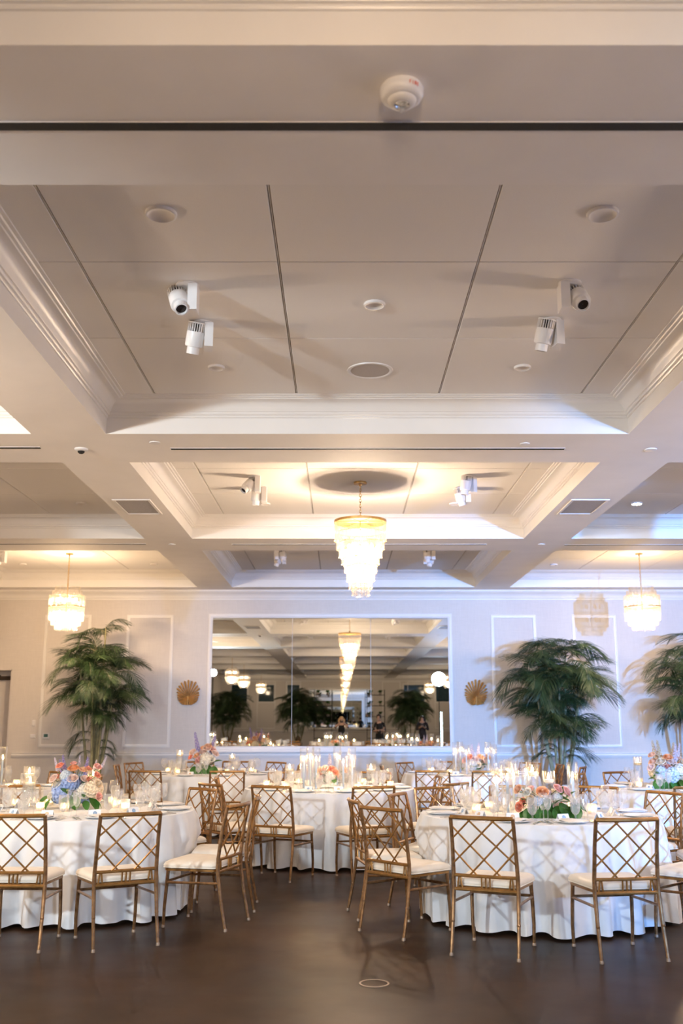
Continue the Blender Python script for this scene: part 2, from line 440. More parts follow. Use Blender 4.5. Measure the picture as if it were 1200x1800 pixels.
for ci, (x0, x1) in enumerate(COLS):
    wx = (x1 - x0) / 2; cx = (x0 + x1) / 2
    if wx not in CM:
        CM[wx] = (crown_mesh(wx, HALF), MB().box((0, 0, ZP + .035), (2 * wx + .1, 2 * HALF + .1, .02)).mesh('backing', 'gap', smooth=False),
                  MB().box((0, 0, ZP + .01), (2 * wx - .35, 2 * HALF - .35, .02)).mesh('panel_field', 'panel', smooth=False))
    for ri, cy in enumerate(ROWC):
        link('crown_moulding', CM[wx][0], ceiling, (cx, cy, 0))
        link('backing', CM[wx][1], ceiling, (cx, cy, 0))
        if ri < 5:
            link('panel_field', CM[wx][2], ceiling, (cx, cy, 0)); continue
        ins = .165
        ex = [-wx + ins, -1.83, -.61, .61, 1.83, wx - ins] if ci == 1 else [-wx + ins, -.61, .61, wx - ins]
        ey = [-HALF + ins, -.645, .595, HALF - ins]
        for a in range(1, len(ex) - 1):
            MB().box((cx + ex[a], cy, ZP + .006), (.005, 2 * HALF - .33, .006)).build('joint_strip', 'panel', ceiling, smooth=False)
        for a in range(len(ex) - 1):
            for c_ in range(len(ey) - 1):
                gx, gy = .017, .007
                link('panel', panel_mesh(ex[a + 1] - ex[a] - gx, ey[c_ + 1] - ey[c_] - gy), ceiling,
                     (cx + (ex[a] + ex[a + 1]) / 2, cy + (ey[c_] + ey[c_ + 1]) / 2, ZP))

# linear slot diffusers in the cross beams
def slot(x0, x1, y, label, wdt=.05):
    L_ = x1 - x0
    t = thing('slot_diffuser', label, 'air vent', ((x0 + x1) / 2, y, ZS), group='slot diffusers in the cross beams')
    MB().box((0, 0, -.0025), (L_, wdt, .005)).build('slot_opening', 'black', t, smooth=False)
    MB().box((0, -wdt / 2 - .002, -.002), (L_ + .008, .004, .004)).box((0, wdt / 2 + .002, -.002), (L_ + .008, .004, .004)).build('lip', 'soffit', t, smooth=False)
slot(-6.0, 6.6, 3.755, 'long black linear slot across the beam nearest the camera', .056)
slot(-1.565, 2.045, 8.83, 'black linear slot in the second beam, between two coffers in the middle')
slot(-6.2, -2.755, 8.79, 'black linear slot in the second beam, cut by the frame edge')
slot(3.17, 6.6, 8.86, 'black linear slot in the second beam, barely entering beside the sprinkler discs')
slot(-1.55, 2.05, 13.91, 'thin linear slot in the third beam behind the large chandelier')
slot(-6.2, -2.765, 13.87, 'thin linear slot in the third beam before the warm lit coffer')
slot(3.17, 6.6, 13.95, 'thin linear slot in the third beam on the lavender side')

# ------------------------------------------------------------------ wall mirrors
def wall_mirror(name, label, x0, x1, z0, z1, y, sgn, seams):
    t = thing(name, label, 'mirror', (0, y, 0))
    rect_frame(x0 - .075, x1 + .075, z0 - .01, z1 + .085, [(0, 0), (0, .03), (.02, .04), (.05, .036), (.062, .022), (.075, .024), (.085, .006)], 0, sgn).build('frame', 'trim', t)
    MB().box(((x0 + x1) / 2, sgn * .05, z0 - .022), (x1 - x0 + .2, .10, .03)).build('ledge', 'trim', t, smooth=False)
    ed = [x0] + seams + [x1]
    for i in range(len(ed) - 1):
        a, b_ = ed[i] + .004, ed[i + 1] - .004
        MB().box(((a + b_) / 2, sgn * .010, (z0 + z1) / 2), (b_ - a, .008, z1 - z0)).build('pane', 'mirror', t, smooth=False)
    MB().box(((x0 + x1) / 2, sgn * .004, (z0 + z1) / 2), (x1 - x0, .004, z1 - z0)).build('seam_backing', 'trim', t, smooth=False)
    return t
wall_mirror('wall_mirror', 'large three-pane wall mirror in a white frame', -2.46, 2.03, .955, 3.41, YB, -1, [-.935, .555])
wall_mirror('wall_mirror', 'distant white framed mirror reflected inside the large mirror', -1.9, 1.8, 1.0, 3.3, YR, 1, [-.6, .6])

# gilded dried palm fans
def palm_fan(x, label):
    t = thing('palm_fan', label, 'wall decoration', (x, YB - .02, 1.915), group='dried palm fans beside the mirror')
    n = 27; rnd = random.Random(int(x * 10))
    for i in range(n):
        a = -R(166) + R(332) * i / (n - 1)
        c_ = abs(a) / R(166)
        ad = abs(math.degrees(a)); tab = [(0, .345), (25, .325), (45, .285), (70, .222), (95, .197), (120, .182), (150, .155), (167, .145)]
        for (a0, l0), (a1, l1) in zip(tab, tab[1:]):
            if a0 <= ad <= a1 + .01: ln = l0 + (l1 - l0) * (ad - a0) / (a1 - a0)
        ln *= 1 + rnd.uniform(-.04, .04)
        dx, dz = sin(a), cos(a)
        px, pz = cos(a), -sin(a)
        hw = .0205 if ad < 80 else .0185
        b = MB()
        # folded pleat: ridge forward, valleys back, cut tip
        p0 = (0, -.02, 0); tipl = ln
        vs = [(0, -.022, 0), (dx * tipl * .93 + px * hw, -.006, dz * tipl * .93 + pz * hw), (dx * tipl, -.052, dz * tipl), (dx * tipl * .93 - px * hw, -.006, dz * tipl * .93 - pz * hw),
              (0, -.012, 0), (dx * tipl * .93 + px * hw, .0, dz * tipl * .93 + pz * hw), (dx * tipl, -.046, dz * tipl), (dx * tipl * .93 - px * hw, .0, dz * tipl * .93 - pz * hw)]
        b.add(vs, [(0, 1, 2), (0, 2, 3), (4, 6, 5), (4, 7, 6), (1, 5, 6, 2), (2, 6, 7, 3), (0, 4, 5, 1), (0, 3, 7, 4)])
        b.build('leaflet', 'fan', t, smooth=False)
    MB().tube([(0, -.03, .03), (0, -.03, -.135)], [.012, .009]).build('stalk', 'fan', t)
palm_fan(-2.885, 'golden dried palm fan between a wall panel and the beige side of the mirror')
palm_fan(2.53, 'golden dried palm fan on the lavender wall beside the big palm')

# thermostat and switches
def plate(name, label, x, z, wx, wz, m='whiteplastic', inner=None, inm='whiteplastic'):
    t = thing(name, label, name.replace('_', ' '), (x, YB, z))
    b = MB()
    b.add([(-wx, 0, -wz), (wx, 0, -wz), (wx, 0, wz), (-wx, 0, wz), (-wx + .008, -.014, -wz + .008), (wx - .008, -.014, -wz + .008), (wx - .008, -.014, wz - .008), (-wx + .008, -.014, wz - .008)],
          [(4, 5, 6, 7), (0, 1, 5, 4), (1, 2, 6, 5), (2, 3, 7, 6), (3, 0, 4, 7)]).build('cover', m, t, smooth=False)
    if inner: MB().box((inner[0], -.016, inner[1]), (inner[2], .008, inner[3])).build(inner[4], inm, t, smooth=False)
plate('thermostat', 'white thermostat with dark screen inside the panel moulding', -5.52, 1.21, .065, .055, inner=(0, .01, .075, .055, 'screen'), inm='lcd')
plate('light_switch', 'upper white switch plate beside the wall panel', -5.765, 1.448, .035, .058, inner=(0, 0, .03, .06, 'rocker'))
plate('wall_control', 'lower white wall control beside the thermostat', -5.765, 1.209, .052, .036, inner=(0, 0, .05, .03, 'button'))

# floor box cover
t = thing('floor_outlet', 'round metal floor outlet cover set in the open floor', 'floor outlet', (.19, 6.23, 0))
MB().lathe([(.088, .0), (.088, .004), (.078, .004), (.078, .001)], 40).build('ring', 'footcap', t)
MB().lathe([(.0005, .002), (.077, .002)], 40).build('cover', 'floor', t)

# ------------------------------------------------------------------ ceiling fixtures
def downlight(x, y, label, lit=False, r=.075, trim='trim'):
    t = thing('downlight', label, 'downlight', (x, y, ZP), group='recessed downlights')
    MB().lathe([(r + .012, 0), (r + .011, -.016), (r + .006, -.019), (r, -.018)], 32).build('trim_ring', 'whiteplastic', t)
    MB().lathe([(r, -.018), (r * .88, -.011), (r * .62, -.005), (r * .3, -.002), (.001, -.0015)], 32).build('reflector', 'litlamp' if lit else 'lamphole', t)
downlight(-.995, 5.04, 'recessed downlight in the front coffer, near corner above the twin spotlights on the warm side')
downlight(1.44, 5.04, 'recessed downlight in the front coffer, near corner on the lavender side')
downlight(.222, 6.264, 'recessed downlight in the centre of the front coffer', r=.06)
downlight(-.992, 7.486, 'recessed downlight in the front coffer just past the warm side spotlights', r=.055)
downlight(1.433, 7.486, 'recessed downlight in the front coffer just past the lavender side spotlights', r=.055)
downlight(-.985, 12.56, 'small recessed downlight in the chandelier coffer on the warm side', r=.055)
downlight(1.455, 12.56, 'small recessed downlight in the chandelier coffer on the lavender side', r=.055)
downlight(-3.35, 12.53, 'small recessed downlight in the dim tan side coffer', r=.055)
downlight(3.80, 12.53, 'lit recessed downlight in the dim side coffer on the lavender side', True, r=.06)
downlight(-5.7, 17.63, 'recessed downlight far back beside the warm drum chandelier, nearer the frame edge', r=.055)
downlight(-3.36, 17.63, 'recessed downlight far back between warm drum chandelier and beam', r=.055)
downlight(3.81, 17.69, 'recessed downlight far back beside the lavender side drum chandelier', r=.055)
t = thing('ceiling_speaker', 'round white ceiling speaker with perforated grille in the front coffer', 'speaker', (.228, 7.565, ZP))
MB().lathe([(.185, 0), (.183, -.008), (.165, -.010), (.155, -.004)], 36).build('rim', 'whiteplastic', t)
MB().lathe([(.155, -.004), (.08, -.006), (.001, -.006)], 36).build('grille', 'grille', t)

def disc(name, x, y, r, label, cat, h=.008):
    o = MB().lathe([(r, 0), (r * .98, -h), (r * .6, -h * 1.3), (.001, -h * 1.3)], 24).build(name, 'whiteplastic', None, loc=(x, y, ZS)); tag(o, label, cat, 'sprinkler covers on the beams'); return o
disc('sprinkler_cover', -1.675, 8.62, .05, 'flat sprinkler disc on the second beam near the start of its black slot', 'sprinkler')
disc('sprinkler_cover', 1.652, 8.66, .045, 'flat sprinkler disc on the second beam near the end of its black slot', 'sprinkler')
disc('sprinkler_cover', 2.844, 8.85, .055, 'flat sprinkler disc at the second beam crossing on the lavender side', 'sprinkler')
disc('sprinkler_cover', -2.40, 13.9, .05, 'flat sprinkler disc at the third beam crossing on the warm side', 'sprinkler')
disc('sprinkler_cover', 2.83, 13.9, .05, 'flat sprinkler disc at the third beam crossing on the lavender side', 'sprinkler')
t = thing('security_camera', 'small white ceiling camera with black lens at the beam crossing', 'camera', (-2.388, 8.83, ZS))
MB().lathe([(.062, 0), (.062, -.014), (.05, -.022), (.03, -.024)], 24).build('housing', 'whiteplastic', t)
MB().lathe([(.032, -.022), (.03, -.036), (.018, -.046), (.001, -.048)], 16).build('lens', 'black', t)

# fire alarm
FA = (.237, 3.50, ZS)
t = thing('fire_alarm', 'white round fire alarm strobe lettered FIRE on the nearest beam', 'fire alarm', FA)
MB().lathe([(.080, 0), (.085, -.012), (.085, -.03), (.078, -.046), (.062, -.056), (.058, -.056)], 40).build('base', 'whiteplastic', t)
MB().lathe([(.058, -.056), (.054, -.066), (.036, -.076), (.03, -.076)], 32).build('collar', 'slotmetal', t)
MB().lathe([(.03, -.072), (.026, -.066), (.001, -.066)], 24).build('reflector', 'chrome', t)
MB().box((.006, 0, -.085), (.014, .014, .036), Matrix.Rotation(.6, 3, 'Y')).lathe([(.014, -.07), (.016, -.085), (.010, -.102), (.001, -.108)], 8).build('strobe', 'glass', t, smooth=False)
fire = {'F': [((0, 0), (0, 1)), ((0, 1), (.6, 1)), ((0, .55), (.45, .55))], 'I': [((.25, 0), (.25, 1))],
        'R': [((0, 0), (0, 1)), ((0, 1), (.5, 1)), ((.5, 1), (.5, .5)), ((.5, .5), (0, .5)), ((.2, .5), (.55, 0))],
        'E': [((0, 0), (0, 1)), ((0, 1), (.55, 1)), ((0, .5), (.45, .5)), ((0, 0), (.55, 0))]}
for i, ch in enumerate('FIRE'):
    b = MB()
    for (p, q) in fire[ch]:
        def mp(u):
            # letters run round the near side of the housing
            ang = R(-72) + ((i * .0115 + u[0] * .0085)) / .086
            z = -.034 + u[1] * .014
            # face the side wall of the housing, letters upright towards the ceiling
            return Vector((cos(ang) * .0865, sin(ang) * .0865, z))
        b.tube([mp(p), mp(q)], .0013, 6)
    b.build('letter', 'red', t)

# return air grilles on the long beams
for (x, lab) in ((-2.375, 'square return air grille on the long beam on the warm side'), (2.81, 'square return air grille on the long beam on the lavender side')):
    t = thing('return_grille', lab, 'air vent', (x, 11.36, ZS), group='return air grilles')
    MB().box((0, 0, -.003), (.37, .72, .006)).build('grille', 'vent', t, smooth=False)
    b = MB()
    for (c, d_) in (((-.2, 0, -.006), (.03, .80, .012)), ((.2, 0, -.006), (.03, .80, .012)), ((0, -.385, -.006), (.37, .03, .012)), ((0, .385, -.006), (.37, .03, .012))): b.box(c, d_)
    b.build('frame', 'slotmetal', t, smooth=False)

# adjustable spotlights
def spotlight_proto():
    t = thing('spotlight', 'x', 'spotlight')
    MB().lathe([(.001, 0), (.062, 0), (.062, -.008), (.05, -.012), (.001, -.012)], 28).build('mount', 'whiteplastic', t)
    MB().box((.035, 0, -.085), (.05, .10, .15)).box((.035, 0, -.014), (.03, .06, .014)).build('driver_box', 'whiteplastic', t, smooth=False)
    MB().tube([(.03, 0, -.09), (-.03, 0, -.09)], .016).build('pivot', 'whiteplastic', t)
    hd = link('head', None, t, (-.03, 0, -.085), (R(-38), R(12), 0))
    # head axis: local -Z
    b = MB().lathe([(.001, .028), (.050, .028), (.052, .020), (.052, -.055), (.048, -.062), (.036, -.064), (.036, -.105), (.030, -.106), (.029, -.09)], 28)
    # swap the Empty for the body mesh so that thing > part > sub-part
    hd_mesh = b.mesh('head', 'whiteplastic'); bpy.data.objects.remove(hd)
    hd = link('head', hd_mesh, t, (-.045, 0, -.085), (R(-38), R(12), 0))
    MB().lathe([(.029, -.09), (.001, -.088)], 20).build('lens', 'darkhole', hd)
    b = MB()
    for i in range(22):
        q = 2 * pi * i / 22
        b.box((cos(q) * .043, sin(q) * .043, .052), (.018, .004, .05), Matrix.Rotation(q, 3, 'Z'))
    b.cur = 1; b.lathe([(.001, .03), (.034, .03), (.034, .076), (.001, .076)], 16); b.cur = 0
    b.lathe([(.030, .077), (.053, .077), (.053, .084), (.001, .084)], 28)
    b.build('heat_sink', ['whiteplastic', 'darkhole'], hd, smooth=False)
    return t
SP = Proto(spotlight_proto)
def spot(x, y, label, rz=0.0, flip=False, tilt=(-38, 12), lit=False, s=1.18):
    o = SP.get(); place(o, (x, y, ZP), rz, label, 'adjustable ceiling spotlights')
    o.scale = (-s if False else s, s, s)
    if flip: o.rotation_euler = (0, 0, rz + pi)
    for c in o.children:
        if c.name.startswith('head'):
            c.rotation_euler = (R(tilt[0]), R(tilt[1]), 0)
            if lit:
                for g in c.children:
                    if g.name.startswith('lens'):
                        g.data = g.data.copy(); g.data.materials[0] = M['litlamp']
    return o
spot(-.99, 5.97, 'nearer white spotlight of the warm side pair in the front coffer', 0, tilt=(-34, -18))
spot(-.975, 6.60, 'farther white spotlight of the warm side pair in the front coffer', .15, tilt=(22, 8))
spot(1.46, 5.94, 'nearer white spotlight of the lavender side pair in the front coffer', 0, True, tilt=(44, 4))
spot(1.465, 6.55, 'farther white spotlight of the lavender side pair in the front coffer', .25, tilt=(20, 6))
spot(-1.0, 11.1, 'nearer white spotlight of the warm side pair in the chandelier coffer', 0, tilt=(-30, 38))
spot(-.965, 11.63, 'farther white spotlight of the warm side pair in the chandelier coffer', 0, tilt=(6, 4))
spot(1.46, 11.1, 'nearer white spotlight of the lavender side pair in the chandelier coffer', .7, tilt=(8, 4))
spot(1.475, 11.66, 'farther white spotlight of the lavender side pair in the chandelier coffer', 0, tilt=(8, -14))
spot(-1.02, 16.0, 'nearer white spotlight of the warm side pair in the farthest coffer', 0.2, True, tilt=(10, 14))
spot(-1.0, 16.5, 'farther white spotlight of the warm side pair in the farthest coffer', 0, tilt=(0, 20))
spot(1.44, 16.0, 'nearer white spotlight of the lavender side pair in the farthest coffer', 0.3, tilt=(10, -10))
spot(1.44, 16.5, 'farther white spotlight of the lavender side pair in the farthest coffer', 0, True, tilt=(0, -12))
spot(-5.63, 16.3, 'glowing white spotlight at the frame edge beside the warm drum chandelier', 0.0, tilt=(48, 12), lit=True)

# ------------------------------------------------------------------ chandeliers
def crystal_tier(rad, z0, z1, n, wdt, jitter=.0, seed=1):
    b = MB(); rnd = random.Random(seed)
    for i in range(n):
        q = 2 * pi * (i + rnd.uniform(-.2, .2)) / n
        rr = rad * (1 + rnd.uniform(-.01, .01)); a = z1 + rnd.uniform(-jitter, jitter)
        c = Vector((cos(q) * rr, sin(q) * rr, 0)); h = wdt / 2
        rot = Matrix.Rotation(q + rnd.uniform(-.5, .5), 3, 'Z')
        base = [rot @ Vector(p) for p in ((-h, -h, 0), (h, -h, 0), (h, h, 0), (-h, h, 0))]
        vs = [c + p + Vector((0, 0, z0)) for p in base] + [c + p + Vector((0, 0, a + h * 1.5)) for p in base] + [c + Vector((0, 0, a))]
        b.add(vs, [(0, 1, 5, 4), (1, 2, 6, 5), (2, 3, 7, 6), (3, 0, 4, 7), (4, 5, 8), (5, 6, 8), (6, 7, 8), (7, 4, 8)])
    return b
def bead_tier(rad, zs, n, r=.0045, seed=1):
    b = MB(); rnd = random.Random(seed)
    for z in zs:
        for i in range(n):
            q = 2 * pi * (i + rnd.uniform(-.2, .2)) / n; rr = rad + .006
            c = Vector((cos(q) * rr, sin(q) * rr, z + rnd.uniform(-.012, .012)))
            b.add([c + Vector(p) * r for p in ((1, 0, 0), (0, 1, 0), (-1, 0, 0), (0, -1, 0), (0, 0, 1.2), (0, 0, -1.2))],
                  [(0, 1, 4), (1, 2, 4), (2, 3, 4), (3, 0, 4), (1, 0, 5), (2, 1, 5), (3, 2, 5), (0, 3, 5)])
    return b
def chain(z0, z1, link_h=.042, r=.004, wd=.011):
    b = MB(); n = max(1, int((z0 - z1) / (link_h * .74))); st = (z0 - z1) / n
    for i in range(n):
        zc = z0 - st * (i + .5); pts = []
        for j in range(11):
            q = 2 * pi * j / 10; a = cos(q) * wd; c = sin(q) * link_h / 2
            pts.append((a, 0, zc + c) if i % 2 else (0, a, zc + c))
        b.tube(pts, r, 5, cap=False)
    return b
def stuffpart(o): o['kind'] = 'stuff'; return o
def big_chandelier():
    # local origin on the ceiling panel
    t = thing('crystal_chandelier', 'x', 'chandelier'); Z = ZP
    MB().lathe([(.001, 0), (.075, 0), (.078, -.008), (.075, -.026), (.02, -.03), (.012, -.05), (.001, -.05)], 28).build('canopy', 'brass', t)
    chain(-.05, -.40).build('chain', 'brass', t)
    MB().tube([(0, 0, -.40), (0, 0, -.58)], .008).lathe([(.02, -.40), (.026, -.415), (.012, -.43)], 14).build('stem', 'brass', t)
    b = MB().lathe([(.300, -.462), (.306, -.462), (.306, -.492), (.300, -.492), (.300, -.462)], 48)
    for k in range(3):
        q = k * pi / 3; b.tube([(cos(q) * .302, sin(q) * .302, -.477), (-cos(q) * .302, -sin(q) * .302, -.477)], .005, 6)
    b.build('top_ring', 'brass', t)
    MB().lathe([(.001, -.466), (.298, -.466), (.298, -.470), (.001, -.470)], 48).build('top_plate', 'brass', t)
    tiers = [(.296, 3.765, 3.53), (.272, 3.64, 3.43), (.245, 3.52, 3.34), (.212, 3.43, 3.25), (.185, 3.34, 3.16), (.157, 3.24, 3.06), (.128, 3.14, 2.97), (.098, 3.03, 2.893)]
    for k, (r, a, c) in enumerate(tiers):
        stuffpart(crystal_tier(r, a - Z, c - Z, int(2 * pi * r / .023), .0125, .006, k).build('crystal_tier', 'crystal', t, smooth=False))
        stuffpart(bead_tier(r, (a - Z - .015, c - Z + (a - c) * .45, c - Z + .01), int(2 * pi * r / .05), .0052, k).build('bead_tier', 'brass', t, smooth=False))
        if k: MB().lathe([(r - .002, a - Z), (r + .002, a - Z), (r + .002, a - Z - .006), (r - .002, a - Z - .006), (r - .002, a - Z)], 36).build('tier_ring', 'brass', t)
    for (z, rr, n) in ((3.46, .13, 6), (3.20, .07, 4)):
        for i in range(n):
            q = 2 * pi * i / n
            MB().lathe([(.001, .045), (.014, .035), (.022, .01), (.018, -.015), (.009, -.035), (.001, -.036)], 10, (cos(q) * rr, sin(q) * rr, z - Z)).build('bulb', 'bulb', t)
    return t
def drum_chandelier():
    t = thing('drum_chandelier', 'x', 'chandelier'); Z = ZP
    MB().lathe([(.001, 0), (.06, 0), (.062, -.008), (.06, -.018), (.015, -.024), (.008, -.05), (.001, -.05)], 24).build('canopy', 'brass', t)
    chain(-.05, -.50, .04, .004, .010).build('chain', 'brass', t)
    MB().tube([(0, 0, -.5), (0, 0, -1.1)], .010).build('stem', 'brass', t)
    for k, (r, a, c) in enumerate([(.195, 3.675, 3.545), (.235, 3.61, 3.50), (.285, 3.53, 3.345), (.282, 3.335, 3.185), (.276, 3.25, 3.105), (.235, 3.15, 3.03), (.175, 3.07, 2.955)]):
        stuffpart(crystal_tier(r, a - Z, c - Z, int(2 * pi * r / .026), .018, .004, 20 + k).build('crystal_tier', 'drumcrystal', t, smooth=False))
    for z in (3.34,):
        MB().lathe([(.286, z - Z + .008), (.292, z - Z + .008), (.292, z - Z - .008), (.286, z - Z - .008), (.286, z - Z + .008)], 40).build('brass_ring', 'brass', t)
    b = MB()
    for z in (3.53, 3.105):
        for k in range(2):
            q = k * pi / 2; b.tube([(cos(q) * .28, sin(q) * .28, z - Z), (-cos(q) * .28, -sin(q) * .28, z - Z)], .005, 6)
    b.build('frame', 'brass', t)
    for (z, rr, n) in ((3.45, .15, 6), (3.23, .15, 6)):
        for i in range(n):
            q = 2 * pi * i / n
            MB().lathe([(.001, .045), (.014, .035), (.022, .01), (.018, -.015), (.009, -.035), (.001, -.036)], 10, (cos(q) * rr, sin(q) * rr, z - Z)).build('bulb', 'bulb', t)
    return t
def point_light(name, loc, w, col, radius=.1):
    l = bpy.data.lights.new(name, 'POINT'); l.energy = w; l.color = col; l.shadow_soft_size = radius
    return link(name, l, None, loc)
BC, DC = Proto(big_chandelier), Proto(drum_chandelier)
for (y, lab) in ((11.385, 'large tiered crystal chandelier on a brass ring above the middle tables'), (1.185, 'tiered crystal chandelier seen as the second largest in the mirror'),
                 (-9.0, 'tiered crystal chandelier seen third in the mirror row'), (-19.2, 'tiered crystal chandelier seen farthest in the mirror row')):
    place(BC.get(), (.22, y, ZP), 0, lab, 'tiered chandeliers along the room axis')
    point_light('chandelier_light', (.22, y, 3.42), .6 * CHANDELIER_W * (1 if y > 5 else (.58 if y > 0 else .25)), CHAND_COLOR, .07)
    point_light('chandelier_lower_light', (.22, y, 3.16), .4 * CHANDELIER_W * (1 if y > 5 else (.58 if y > 0 else .25)), CHAND_COLOR, .05)
for (x, y, lab) in ((-4.56, 16.5, 'drum shaped crystal chandelier above the tan wall beside the thermostat'), (4.99, 16.5, 'drum shaped crystal chandelier before the lavender wall'),
                    (-4.56, 6.285, 'drum chandelier hanging outside the frame above the warm side tables'), (4.99, 6.285, 'drum chandelier hanging outside the frame above the lavender side tables'),
                    (-4.56, -3.9, 'largest drum chandelier reflected on the warm side of the mirror'), (-4.56, -9.0, 'second drum chandelier reflected on the warm side of the mirror'),
                    (-4.56, -19.2, 'smallest drum chandelier reflected on the warm side of the mirror'), (4.99, -9.0, 'larger drum chandelier reflected beside the bright stage lamp'),
                    (4.99, -19.2, 'smaller drum chandelier reflected beside the bright stage lamp')):
    place(DC.get(), (x, y, ZP), 0, lab, 'drum chandeliers in the side coffers')
    point_light('drum_light', (x, y, 3.14), SIDE_W * ((1.0 if x < 0 else .75) if y > 10 else (1.45 if y > 0 else .3)), DRUM_COLOR if y > 10 else CHAND_COLOR, .12)

# ------------------------------------------------------------------ light stands behind the camera
def light_stand(name, label, pos, aim, face, cfg, rad):
    t = thing(name, label, 'stage light', (pos[0], pos[1], 0))
    h = pos[2]
    MB().tube([(0, 0, .25), (0, 0, h - .12)], [.02, .014]).build('pole', 'black', t)
    for k in range(3):
        q = k * 2 * pi / 3 + .4
        MB().tube([(0, 0, .75), (cos(q) * .5, sin(q) * .5, .015)], .012).build('leg', 'black', t)
    dv = (Vector(aim) - Vector(pos)).normalized()
    q = dv.to_track_quat('-Z', 'Y').to_euler()
    hd = link('head', MB().lathe([(.001, .20), (rad * .7, .20), (rad * .75, .05), (rad, 0), (rad * .97, -.004)], 28).mesh('head', 'black'), t, (0, 0, h), q)
    link('lamp_face', MB().lathe([(rad * .97, 0), (.001, 0)], 28).mesh('lamp_face', face), hd)
    MB().tube([(-rad * .8, 0, h - .06), (-rad * .8, 0, h), ], .012).tube([(-rad * .8, 0, h - .1), (rad * .8, 0, h - .1)], .012).tube([(rad * .8, 0, h - .1), (rad * .8, 0, h)], .012).build('yoke', 'black', t)
    l = bpy.data.lights.new(name, 'SPOT'); l.energy = cfg['energy']; l.color = cfg['color']; l.spot_size = cfg['size']; l.spot_blend = 1.0 if name == 'wash_lamp' else .6; l.shadow_soft_size = cfg['radius']
    lo = link(name + '_beam', l, None, Vector(pos) + dv * .03, q)
light_stand('flash_stand', 'bright photo light on a tall stand at the mirror edge on the warm side', KEY_LEFT_POS, KEY_LEFT['aim'], 'neutralpanel', KEY_LEFT, .08)
light_stand('stage_lamp', 'bright cool stage lamp on a tall stand reflected in the mirror', KEY_RIGHT_POS, KEY_RIGHT['aim'], 'coolpanel', KEY_RIGHT, .085)
light_stand('wash_lamp', 'low blue wash lamp on a stand beyond the frame on the lavender side', WASH_POS, WASH['aim'], 'bluepanel', WASH, .12)
t = thing('tube_lamp', 'vertical cyan white tube lamp on a black foot in the mirror', 'tube light', (4.45, -7.2, 0))
MB().lathe([(.001, 0), (.16, 0), (.16, .015), (.03, .03), (.025, .35)], 20).build('base', 'black', t)
MB().tube([(0, 0, .35), (0, 0, 1.85)], .03, 12).build('tube', 'tubelight', t)

